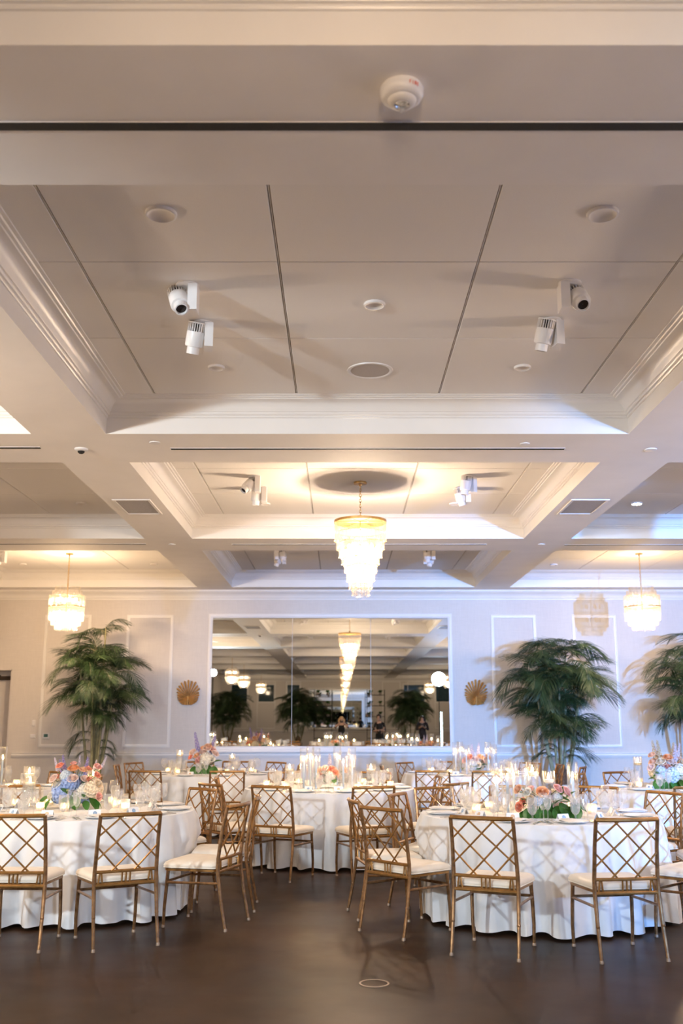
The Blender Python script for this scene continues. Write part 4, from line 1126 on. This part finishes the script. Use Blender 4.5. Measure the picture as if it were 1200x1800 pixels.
arrangement('low bouquet of pink and coral roses with dark green leaves on the near table', (1.59, 8.15, TZ + .001), B_b,
            auto_leaves(10, .2, .10, 8, 1.0) + [(-.16 + .035 * i, -.07, .05 + .02 * (i % 3), 180 + 30 * (i % 3 - 1), -55, 1.2, 1) for i in range(5)] + [(.05 + .033 * i, -.08, .06 + .025 * (i % 3), 180 + 30 * (i % 3 - 1), -55, 1.3, 1) for i in range(6)] +
            [(-.14, -.05, .16, 120, 20, 1.5, 2), (-.12, -.06, .18, 70, 30, 1.5, 2), (-.17, -.05, .13, 140, 10, 1.5, 2), (.17, -.05, .14, -70, 30, 1.2, 0), (.19, -.06, .10, -110, -20, 1.2, 1), (.13, -.06, .17, -30, 40, 1.0, 0)], 'bowl', 2)
# table C
votives((0, 0), nick['C'], [(-.62, 11.2), (.18, 11.15), (-.85, 11.7), (.55, 11.6), (.25, 12.1), (-.5, 12.05)])
for (x, y, h, lab) in ((-.42, 11.45, .44, 'first of the tall taper hurricanes on the middle table, on the warm side'), (-.28, 11.35, .44, 'second of the tall taper hurricanes on the middle table'), (.02, 11.35, .40, 'third of the tall taper hurricanes on the middle table'),
                       (.12, 11.62, .44, 'fourth of the tall taper hurricanes on the middle table, beyond the roses'), (-.36, 11.85, .44, 'rear taper hurricane on the middle table, warm side'), (-.05, 11.95, .44, 'rear taper hurricane on the middle table, lavender side')):
    cand(TAP[h], x, y, lab, 'taper hurricanes on ' + nick['C'])
cand(FLO[.26], -.58, 11.5, 'low floating candle on the middle table beside the first taper', 'floating candles on ' + nick['C'])
cand(FLO[.26], .33, 11.5, 'low floating candle on the middle table beside the peach flowers', 'floating candles on ' + nick['C'])
C_b = fill(575, 1382, .0065, [('rose', 'coral', 578, 1350, 1.2), ('rose', 'coral', 584, 1355, 1.1), ('rose', 'blush', 566, 1349, 1.2), ('rose', 'cream', 570, 1358, 1.2), ('rose', 'blush', 590, 1362, 1.2), ('rose', 'peach', 558, 1352, 1.1), ('rose', 'peach', 600, 1352, 1.1),
    ('hydrangea', 'white', 575, 1364, .7), ('spike', 'lilac', 574, 1345, .8), ('rose', 'pink', 560, 1362, 1.1)], 12)
arrangement('small coral and blush bouquet among tall candles on the middle table', (-.13, 11.55, TZ + .001), C_b, auto_leaves(10, .16, .1, 12), seed=3)
# table D
votives((0, 0), nick['D'], [(-2.3, 14.4), (-1.6, 14.4), (-2.5, 14.8), (-1.3, 14.8), (-2.0, 15.1)])
cand(FLO[.33], -2.32, 14.7, 'floating candle cylinder beside the purple spike of the pink bouquet', 'floating candles on ' + nick['D'])
cand(FLO[.26], -1.6, 15.0, 'low floating candle behind the pink bouquet by the mirror', 'floating candles on ' + nick['D'])
D_b = fill(366, 1357, .0084, [('rose', 'blush', 346, 1322, 1.6), ('rose', 'peach', 352, 1328, 1.6), ('rose', 'pink', 356, 1335, 1.6), ('rose', 'blush', 362, 1322, 1.7), ('rose', 'blush', 370, 1316, 1.6), ('rose', 'pink', 378, 1318, 1.7), ('rose', 'peach', 372, 1312, 1.5), ('rose', 'blush', 384, 1324, 1.6),
    ('hydrangea', 'white', 369, 1333, 1.0), ('rose', 'white', 378, 1332, 1.6), ('spike', 'purple', 354, 1322, 1.7), ('rose', 'coral', 342, 1330, 1.3), ('rose', 'pink', 360, 1338, 1.3), ('spike', 'white', 380, 1320, 1.0)], 15)
arrangement('pink and white rose bouquet with a purple spike by the mirror', (-1.95, 14.68, TZ + .001), D_b, auto_leaves(10, .2, .1, 15) + [(.1 * i - .15, -.1, .10, 180, -60, 1.4, 1) for i in range(4)], 'bowl', seed=5)
# table E
votives((0, 0), nick['E'], [(1.5, 14.3), (2.2, 14.3), (1.3, 14.8), (2.4, 14.8), (1.9, 15.2)])
for (x, y, h, lab) in ((1.62, 14.55, .44, 'first taper hurricane on the far candlelit table, next to the mirror'), (1.76, 14.45, .40, 'second taper hurricane on the far candlelit table'), (1.72, 14.85, .44, 'third taper hurricane on the far candlelit table, set back'),
                       (2.08, 14.55, .44, 'fourth taper hurricane on the far candlelit table, towards the palm'), (2.2, 14.8, .40, 'fifth taper hurricane on the far candlelit table, nearest the palm')):
    cand(TAP[h], x, y, lab, 'taper hurricanes on ' + nick['E'])
E_b = fill(830, 1357, .0084, [('rose', 'pink', 812, 1335, 1.5), ('rose', 'coral', 818, 1330, 1.4), ('rose', 'blush', 828, 1334, 1.6), ('rose', 'peach', 838, 1330, 1.5), ('rose', 'blush', 846, 1336, 1.5), ('rose', 'cream', 832, 1342, 1.5), ('hydrangea', 'white', 822, 1343, .9), ('rose', 'peach', 850, 1330, 1.3), ('spike', 'lilac', 834, 1330, 1.2)], 18)
arrangement('blush rose bouquet among candles on the far table beside the fan', (1.92, 14.68, TZ + .001), E_b, auto_leaves(9, .18, .1, 18), seed=7)
# table F
votives((0, 0), nick['F'], [(3.33, 11.55), (3.50, 11.45), (3.85, 11.4), (4.2, 11.5), (4.1, 12.0), (3.5, 12.1)])
cand(FLO[.33], 3.42, 11.85, 'tall floating candle cylinder before the lavender wall beside the peach roses', 'floating candles on ' + nick['F'])
cand(FLO[.33], 3.97, 11.65, 'floating candle cylinder at the frame edge beyond the white hydrangea', 'floating candles on ' + nick['F'])
F_b = fill(1162, 1386, .0063, [('hydrangea', 'paleblue', 1150, 1360, 1.0), ('hydrangea', 'paleblue', 1165, 1364, 1.05), ('hydrangea', 'white', 1180, 1358, 1.0), ('rose', 'peach', 1133, 1329, 1.2), ('rose', 'peach', 1136, 1341, 1.5), ('rose', 'cream', 1147, 1340, 1.5), ('rose', 'orange', 1160, 1333, 1.5), ('rose', 'blush', 1168, 1341, 1.4),
    ('rose', 'coral', 1159, 1350, 1.4), ('rose', 'peach', 1152, 1344, 1.3), ('rose', 'peach', 1184, 1335, 1.1), ('rose', 'cream', 1190, 1343, 1.5), ('rose', 'blush', 1130, 1350, 1.3), ('rose', 'cream', 1192, 1356, 1.2), ('spike', 'tan', 1147, 1340, 1.35), ('spike', 'tan', 1151, 1338, 1.3), ('spike', 'lilac', 1174, 1345, 1.3), ('spike', 'lilac', 1179, 1340, 1.2)], 21)
arrangement('tall bouquet of white hydrangea and peach roses in a footed bowl', (3.66, 11.55, TZ + .001), F_b, auto_leaves(9, .2, .12, 21) + [(.08 * i - .16, -.1, .10, 180 + 15 * i, -60, 1.6, 1) for i in range(5)], seed=6)
# table G
votives((0, 0), nick['G'], [(-3.45, 11.4), (-3.6, 11.15), (-3.9, 11.1), (-3.75, 11.9)])
cand(TAP[.44], -3.93, 11.9, 'tall taper hurricane at the frame edge beside the door wall', 'taper hurricanes on ' + nick['G'])
cand(FLO[.26], -3.83, 11.4, 'low floating candle beside the door wall bouquet', 'floating candles on ' + nick['G'])
G_b = fill(0, 0, 1, [('rose', 'peach', -.1, -.22, 1.3), ('rose', 'coral', .1, -.24, 1.3), ('rose', 'blush', .0, -.26, 1.3), ('rose', 'cream', .13, -.18, 1.3), ('hydrangea', 'white', 0, -.16, 1.0), ('rose', 'pink', -.14, -.17, 1.2)], 30)
arrangement('peach and coral bouquet cut by the frame edge beside the door wall', (-4.12, 11.5, TZ + .001), G_b, auto_leaves(10, .2, .1, 30), seed=8)
# tables H and I, reflected only
for k in range(10):
    cand(TAP[.40], -4.55 + .12 * (k % 5), 5.3 + .3 * (k // 5) + .05 * (k % 2), 'taper hurricane in the massed reflected candles, %s row, %s from the wall' % (('nearer', 'farther')[k // 5], ORD[k % 5]), 'massed candles on ' + nick['H'])
for k in range(6):
    cand(TAP[.44] if k % 2 else TAP[.40], 4.0 + .12 * (k % 3), 5.4 + .3 * (k // 3), 'taper hurricane reflected below the stage lamp, %s row, %s from the aisle' % (('nearer', 'farther')[k // 3], ORD[k % 3]), 'candles on ' + nick['I'])
votives((0, 0), nick['H'], [(-4.0, 5.2), (-3.8, 5.6), (-4.7, 5.9)]); votives((0, 0), nick['I'], [(3.8, 5.2), (3.7, 5.7), (4.6, 5.9)])
arrangement('orange rose bouquet reflected below the stage lamp', (4.45, 5.6, TZ + .001), fill(0, 0, 1, [('rose', 'orange', -.1, -.2, 1.3), ('rose', 'peach', .1, -.22, 1.3), ('rose', 'orange', 0, -.25, 1.3), ('rose', 'cream', .1, -.15, 1.3)], 33), auto_leaves(8, .18, .1, 33), seed=9)

# ------------------------------------------------------------------ palms
def frond_mesh(seed, L=1.0, n=30):
    rnd = random.Random(seed); b = MB()
    # rachis rises then arches over; local +Y outward, +Z up
    def pt(s):
        return Vector((.03 * sin(s * 3 + seed), L * (.95 * s - .20 * s ** 3), L * (.50 * s - .80 * s ** 2.2)))
    K = 14
    b.cur = 1
    b.tube([pt(i / K) for i in range(K + 1)], [.007 * (1 - .8 * i / K) + .0015 for i in range(K + 1)], 5)
    b.cur = 0
    for i in range(n):
        s = .16 + .84 * i / (n - 1)
        p = pt(s); tn = (pt(min(1, s + .02)) - pt(s - .02)).normalized()
        side = tn.cross(Vector((0, 0, 1))).normalized(); up = side.cross(tn).normalized()
        ln = L * .40 * (sin(pi * (.20 + .76 * (s - .16) / .84)) ** .7) * rnd.uniform(.88, 1.1) + .05
        for sg in (-1, 1):
            fw = .55 + .85 * (s - .16)
            d = (side * sg + tn * fw + up * rnd.uniform(.05, .35)).normalized()
            w = .0085; dr = rnd.uniform(.35, .85)
            wv = (tn - d * tn.dot(d)).normalized()
            pts = []
            for k in range(5):
                f = k / 4
                q = p + d * (ln * f) + Vector((0, 0, -dr * ln * f ** 2.2))
                ww = w * (.5, .95, 1.0, .7, .05)[k]
                pts.append((q - wv * ww, q + up * .003, q + wv * ww))
            vs = [x for t3 in pts for x in t3]
            fs = []
            for k in range(4):
                for m in range(2):
                    a = k * 3 + m; fs.append((a, a + 1, a + 4, a + 3))
            b.add(vs, fs)
    me = b.mesh('frond', ['leaf', 'stem']); return me
FR = [frond_mesh(i) for i in range(5)]
def palm(label, loc, crowns, low, seed, pot_h=.42, small=False):
    """crowns: (dx, dy, height of the growing point, fronds, length)"""
    rnd = random.Random(seed)
    t = thing('potted_palm', label, 'palm', loc)
    MB().lathe([(.001, 0), (.15, 0), (.17, .02), (.21, pot_h - .04), (.225, pot_h - .03), (.225, pot_h), (.20, pot_h), (.195, pot_h - .04), (.001, pot_h - .04)], 28).build('planter', 'pot', t)
    MB().lathe([(.195, pot_h - .038), (.12, pot_h - .02), (.001, pot_h - .015)], 20).build('soil', 'soil', t)
    if not small:
        MB().lathe([(.10, pot_h - .03), (.11, pot_h + .1), (.085, pot_h + .25), (.05, pot_h + .33), (.001, pot_h + .34)], 14, ribs=.12).build('root_fibre', 'fibre', t)
    for (dx, dy, h, n, L) in crowns:
        h += .30 * (h - 1.5) / .9
        b0 = Vector((dx * .25, dy * .25, pot_h - .03)); top = Vector((dx, dy, h))
        MB().tube([b0, b0.lerp(top, .5) + Vector((dx * .08, dy * .08, 0)), top], [.028, .02, .014], 8).build('trunk', 'stem', t)
        for i in range(n):
            a = 2 * pi * (i + rnd.uniform(-.25, .25)) / n + rnd.uniform(0, 1)
            pitch = rnd.uniform(-.25, .65) if i % 2 else rnd.uniform(.45, 1.0)
            s = L * rnd.uniform(.8, 1.12)
            link('frond', FR[rnd.randrange(5)], t, top + Vector((0, 0, rnd.uniform(-.22, .03))), (pitch, rnd.uniform(-.2, .2), a), s)
    for (a, z, pitch, L) in low:
        link('frond', FR[rnd.randrange(5)], t, (0, 0, z), (R(pitch), 0, R(a)), L)
    return t
palm('tall palm before the beige wall beside the thermostat', (-4.32, 17.9, 0),
     [(.10, .0, 2.72, 4, .58), (-.05, .05, 2.40, 10, .72), (-.32, -.05, 2.28, 11, .66), (.26, .05, 2.18, 11, .68), (-.05, -.15, 2.02, 12, .72), (-.30, .10, 1.84, 11, .68), (.30, -.05, 1.84, 12, .70), (.0, .1, 1.66, 12, .66), (.14, -.12, 1.56, 8, .5)],
     [(75, 1.25, 0, .62), (95, 1.12, 0, .55), (-80, 1.10, 10, .42), (-95, .95, 20, .42), (-70, .82, 25, .4), (85, .9, 20, .35)], 3)
palm('wide palm before the lavender wall beside the golden fan', (3.80, 17.8, 0),
     [(-.16, .0, 2.36, 11, .76), (.18, .05, 2.38, 11, .78), (-.42, -.05, 2.10, 12, .74), (.42, .0, 2.06, 12, .76), (0, -.15, 2.02, 13, .80), (-.32, .1, 1.82, 12, .72), (.34, -.1, 1.82, 12, .74), (0, .1, 1.66, 13, .72), (-.28, -.05, 1.52, 11, .64), (.26, .0, 1.50, 11, .64), (0, -.1, 1.38, 9, .56)],
     [(80, .80, 20, .62), (-78, .86, 22, .70), (-75, 1.25, 12, .66), (-60, 1.2, 12, .60), (60, .9, 25, .45), (-110, .8, 20, .5), (100, .95, 35, .45)], 8)
palm('palm cut by the frame edge before the lavender wall', (6.28, 17.8, 0),
     [(.1, .0, 2.4, 10, .78), (-.25, .05, 2.2, 12, .76), (.25, -.05, 2.05, 11, .76), (-.25, -.1, 1.9, 12, .76), (0, .1, 1.72, 12, .72), (-.2, 0, 1.55, 10, .66)], [], 14)
for i, (x, y, lab) in enumerate(((-5.65, -12.5, 'dark palm at the warm edge of the mirror reflection'), (-2.15, -12.5, 'dark palm next to the first mirror seam'), (3.35, -11.5, 'dark palm behind the reflected woman with the phone'))):
    palm(lab, (x, y, 0), [(0, 0, 2.35, 14, .95), (-.4, 0, 2.1, 14, .9), (.4, 0, 2.1, 14, .9), (0, .25, 1.9, 16, .95), (-.4, .15, 1.7, 14, .85), (.4, .15, 1.7, 14, .85), (0, .2, 1.45, 14, .8)], [], 40 + i)

# ------------------------------------------------------------------ reflected far end: plant shelves
for (x, lab) in ((-1.05, 'black plant shelf reflected beside the second mirror seam'), (1.95, 'black plant shelf reflected beyond the third pane seam')):
    t = thing('plant_shelf', lab, 'shelf', (x, -19.6, 0))
    for sx in (-.5, .5):
        for sy in (-.15, .15):
            MB().box((sx, sy, 1.6), (.03, .03, 3.2)).build('post', 'shelfmetal', t, smooth=False)
    for z in (.5, 1.1, 1.7, 2.3, 2.9):
        MB().box((0, 0, z), (1.03, .34, .03)).build('shelf_board', 'shelfmetal', t, smooth=False)
    for k, z in enumerate((1.115, 1.715, 2.315, 2.915)):
        for dx in (-.28, .26):
            p = thing('potted_plant', 'leafy plant on the %s board of the %s plant shelf, %s' % (['second', 'third', 'fourth', 'top'][k], 'first reflected' if x < 0 else 'second reflected', 'warm side' if dx < 0 else 'lamp side'), 'plant', (x + dx, -19.6, z), group='plants on the reflected shelves')
            MB().lathe([(.001, 0), (.06, 0), (.08, .12), (.07, .12), (.001, .11)], 14).build('pot', 'pot', p)
            for i in range(9):
                link('leaf', BIGLEAF, p, (0, 0, .12), (R(20 + 15 * (i % 3)), 0, i * 2.4), 1.7)

# ------------------------------------------------------------------ people in the mirror
def person(label, loc, rz, joints, edges, radii, skin, cloth, hair, lean=0.0):
    t = thing('person', label, 'person', loc, rz)
    me = bpy.data.meshes.new('body_base'); names = list(joints)
    me.from_pydata([joints[n] for n in names], [(names.index(a), names.index(b_)) for a, b_ in edges], [])
    ob = link('body_base', me)
    md = ob.modifiers.new('skin', 'SKIN'); md.use_smooth_shade = True
    sv = me.skin_vertices[0].data
    for i, n in enumerate(names):
        r = radii[n]; sv[i].radius = r if isinstance(r, tuple) else (r, r)
        sv[i].use_root = (n == 'pelvis')
    ob.modifiers.new('sub', 'SUBSURF').levels = 2
    ob.modifiers['sub'].render_levels = 2
    dg = bpy.context.evaluated_depsgraph_get()
    m2 = bpy.data.meshes.new_from_object(ob.evaluated_get(dg)); bpy.data.objects.remove(ob)
    m2.materials.clear(); m2.materials.append(M[cloth]); m2.materials.append(M['skin'])
    sp = [Vector(joints[n]) for n in skin]; cp = [Vector(joints[n]) for n in names if n not in skin]
    for p in m2.polygons:
        c = p.center; ds = min((c - q).length for q in sp); dc = min((c - q).length for q in cp)
        p.material_index = 1 if ds < dc else 0; p.use_smooth = True
    m2.name = 'body'; link('body', m2, t)
    h = Vector(joints['head'])
    long = hair[1]
    b = MB()
    def fn(u, v):
        a = 2 * pi * u; e = v * pi * .62
        r = .108; x = sin(e) * cos(a) * r * .92; y = sin(e) * sin(a) * r * 1.05; z = cos(e) * r * 1.15
        if y > .02 and z < .055: y = .02 + (y - .02) * .15; 
        return h + Vector((x, y - .012, z + .02))
    b.grid(fn, 22, 10, closed=True)
    if long:
        for s in (-1, 0, 1):
            b.tube([h + Vector((s * .075, -.05, .05)), h + Vector((s * .095, -.055, -.09)), h + Vector((s * .10, -.04, -.24))], [.05, .05, .02], 8)
    b.build('hair', hair[0], t)
    for s in (-1, 1):
        MB().lathe([(.001, .011), (.008, .007), (.011, 0), (.008, -.007), (.001, -.011)], 8, tuple(h + Vector((s * .033, .088, .005)))).build('eye', 'black', t)
    return t
def figure(label, loc, rz, hands, hair, cloth, skin_arms, head=(0, .02, 1.56), hip_shift=0.0, knees=None):
    J = {'pelvis': (hip_shift, 0, .93), 'waist': (hip_shift * .6, .0, 1.08), 'chest': (0, .0, 1.26), 'neck_base': (0, -.005, 1.40), 'neck': (head[0] * .7, head[1] * .5, 1.45),
         'jaw': (head[0], head[1] + .02, head[2] - .07), 'head': head, 'crown': (head[0], head[1] - .01, head[2] + .08), 'nose': (head[0], head[1] + .105, head[2] - .02)}
    Rr = {'pelvis': (.155, .11), 'waist': (.13, .095), 'chest': (.155, .105), 'neck_base': (.09, .075), 'neck': .052, 'jaw': .062, 'head': (.078, .09), 'crown': .055, 'nose': .012}
    Ed = [('pelvis', 'waist'), ('waist', 'chest'), ('chest', 'neck_base'), ('neck_base', 'neck'), ('neck', 'jaw'), ('jaw', 'head'), ('head', 'crown'), ('head', 'nose')]
    sk = ['neck', 'jaw', 'head', 'crown', 'nose']
    for s, nm in ((-1, 'l'), (1, 'r')):
        sh = Vector((s * .165, -.005, 1.38)); hd = Vector(hands[0 if s < 0 else 1])
        mid = (sh + hd) / 2; d = (hd - sh).length
        off = math.sqrt(max(0.0, .285 ** 2 - (d / 2) ** 2))
        el = mid + Vector((s * .55, -.25, -.8)).normalized() * off
        fd = (hd - el).normalized()
        J['shoulder_' + nm] = tuple(sh); J['elbow_' + nm] = tuple(el); J['fore_' + nm] = tuple(el.lerp(hd, .35)); J['wrist_' + nm] = tuple(hd); J['palm_' + nm] = tuple(hd + fd * .05)
        Rr.update({'shoulder_' + nm: .062, 'elbow_' + nm: .042, 'fore_' + nm: .040, 'wrist_' + nm: .026, 'palm_' + nm: (.038, .02)})
        Ed += [('neck_base', 'shoulder_' + nm), ('shoulder_' + nm, 'elbow_' + nm), ('elbow_' + nm, 'fore_' + nm), ('fore_' + nm, 'wrist_' + nm), ('wrist_' + nm, 'palm_' + nm)]
        sk += ['wrist_' + nm, 'palm_' + nm] + (['fore_' + nm] if skin_arms else [])
        side = fd.cross(Vector((0, 0, 1))).normalized(); up = side.cross(fd).normalized()
        for k in range(4):
            b0 = Vector(J['palm_' + nm]) + side * (.024 * (k - 1.5) * .75) + fd * .03
            ln = (.060, .072, .068, .052)[k]
            k1 = b0 + fd * ln * .55 - up * .008; k2 = k1 + (fd * .4 - up * .9).normalized() * ln * .5
            for n_, p_ in (('f%da_' % k, b0), ('f%db_' % k, k1), ('f%dc_' % k, k2)):
                J[n_ + nm] = tuple(p_); Rr[n_ + nm] = .0085; sk.append(n_ + nm)
            Ed += [('palm_' + nm, 'f%da_' % k + nm), ('f%da_' % k + nm, 'f%db_' % k + nm), ('f%db_' % k + nm, 'f%dc_' % k + nm)]
        th = Vector(J['wrist_' + nm]) - side * s * .03 + fd * .03; J['ta_' + nm] = tuple(th); J['tb_' + nm] = tuple(th + (fd - side * s * .6).normalized() * .045)
        Rr['ta_' + nm] = .011; Rr['tb_' + nm] = .009; Ed += [('wrist_' + nm, 'ta_' + nm), ('ta_' + nm, 'tb_' + nm)]; sk += ['ta_' + nm, 'tb_' + nm]
        J['hip_' + nm] = (s * .095 + hip_shift, 0, .88); J['knee_' + nm] = (s * .105 + hip_shift * .5, .02, .48); J['ankle_' + nm] = (s * .11, -.02, .09); J['toe_' + nm] = (s * .125, .13, .035)
        Rr.update({'hip_' + nm: .092, 'knee_' + nm: .060, 'ankle_' + nm: .040, 'toe_' + nm: .033})
        Ed += [('pelvis', 'hip_' + nm), ('hip_' + nm, 'knee_' + nm), ('knee_' + nm, 'ankle_' + nm), ('ankle_' + nm, 'toe_' + nm)]
    return person(label, loc, rz, J, Ed, Rr, sk, cloth, hair)
figure('photographer in black raising a camera, mirrored above the middle table', (0, -.42, 0), 0, [(-.06, .26, 1.42), (.07, .27, 1.43)], ('hairblond', True), 'blackcloth', True, head=(.0, .04, 1.50))
t = thing('camera_body', 'black camera held up by the mirrored photographer', 'camera', (0, -.11, 1.46))
MB().box((0, 0, 0), (.13, .05, .09)).box((0, 0, .055), (.05, .045, .03)).build('body', 'black', t, smooth=False)
MB().lathe([(.034, 0), (.036, .05), (.036, .055), (.028, .055), (.001, .03)], 20).build('lens', 'black', t).rotation_euler = (R(-90), 0, 0)
figure('man in a black shirt looking down, mirrored at the second seam', (1.50, -2.1, 0), R(12), [(-.06, .26, 1.10), (.08, .26, 1.12)], ('hairdark', False), 'blackcloth', True, head=(-.02, .05, 1.60))
figure('woman in dark clothes holding a phone, mirrored before a palm', (3.20, -2.2, 0), R(8), [(-.05, .26, 1.24), (.06, .26, 1.24)], ('hairdark', True), 'dress', False, head=(0, .03, 1.53))
t = thing('phone', 'small pale phone in the hands of the mirrored woman', 'phone', (3.165, -1.92, 1.30), R(8))
MB().box((0, 0, 0), (.075, .009, .15)).build('case', 'whiteplastic', t, smooth=False)
MB().box((0, .0055, 0), (.068, .002, .142)).build('screen', 'black', t, smooth=False)
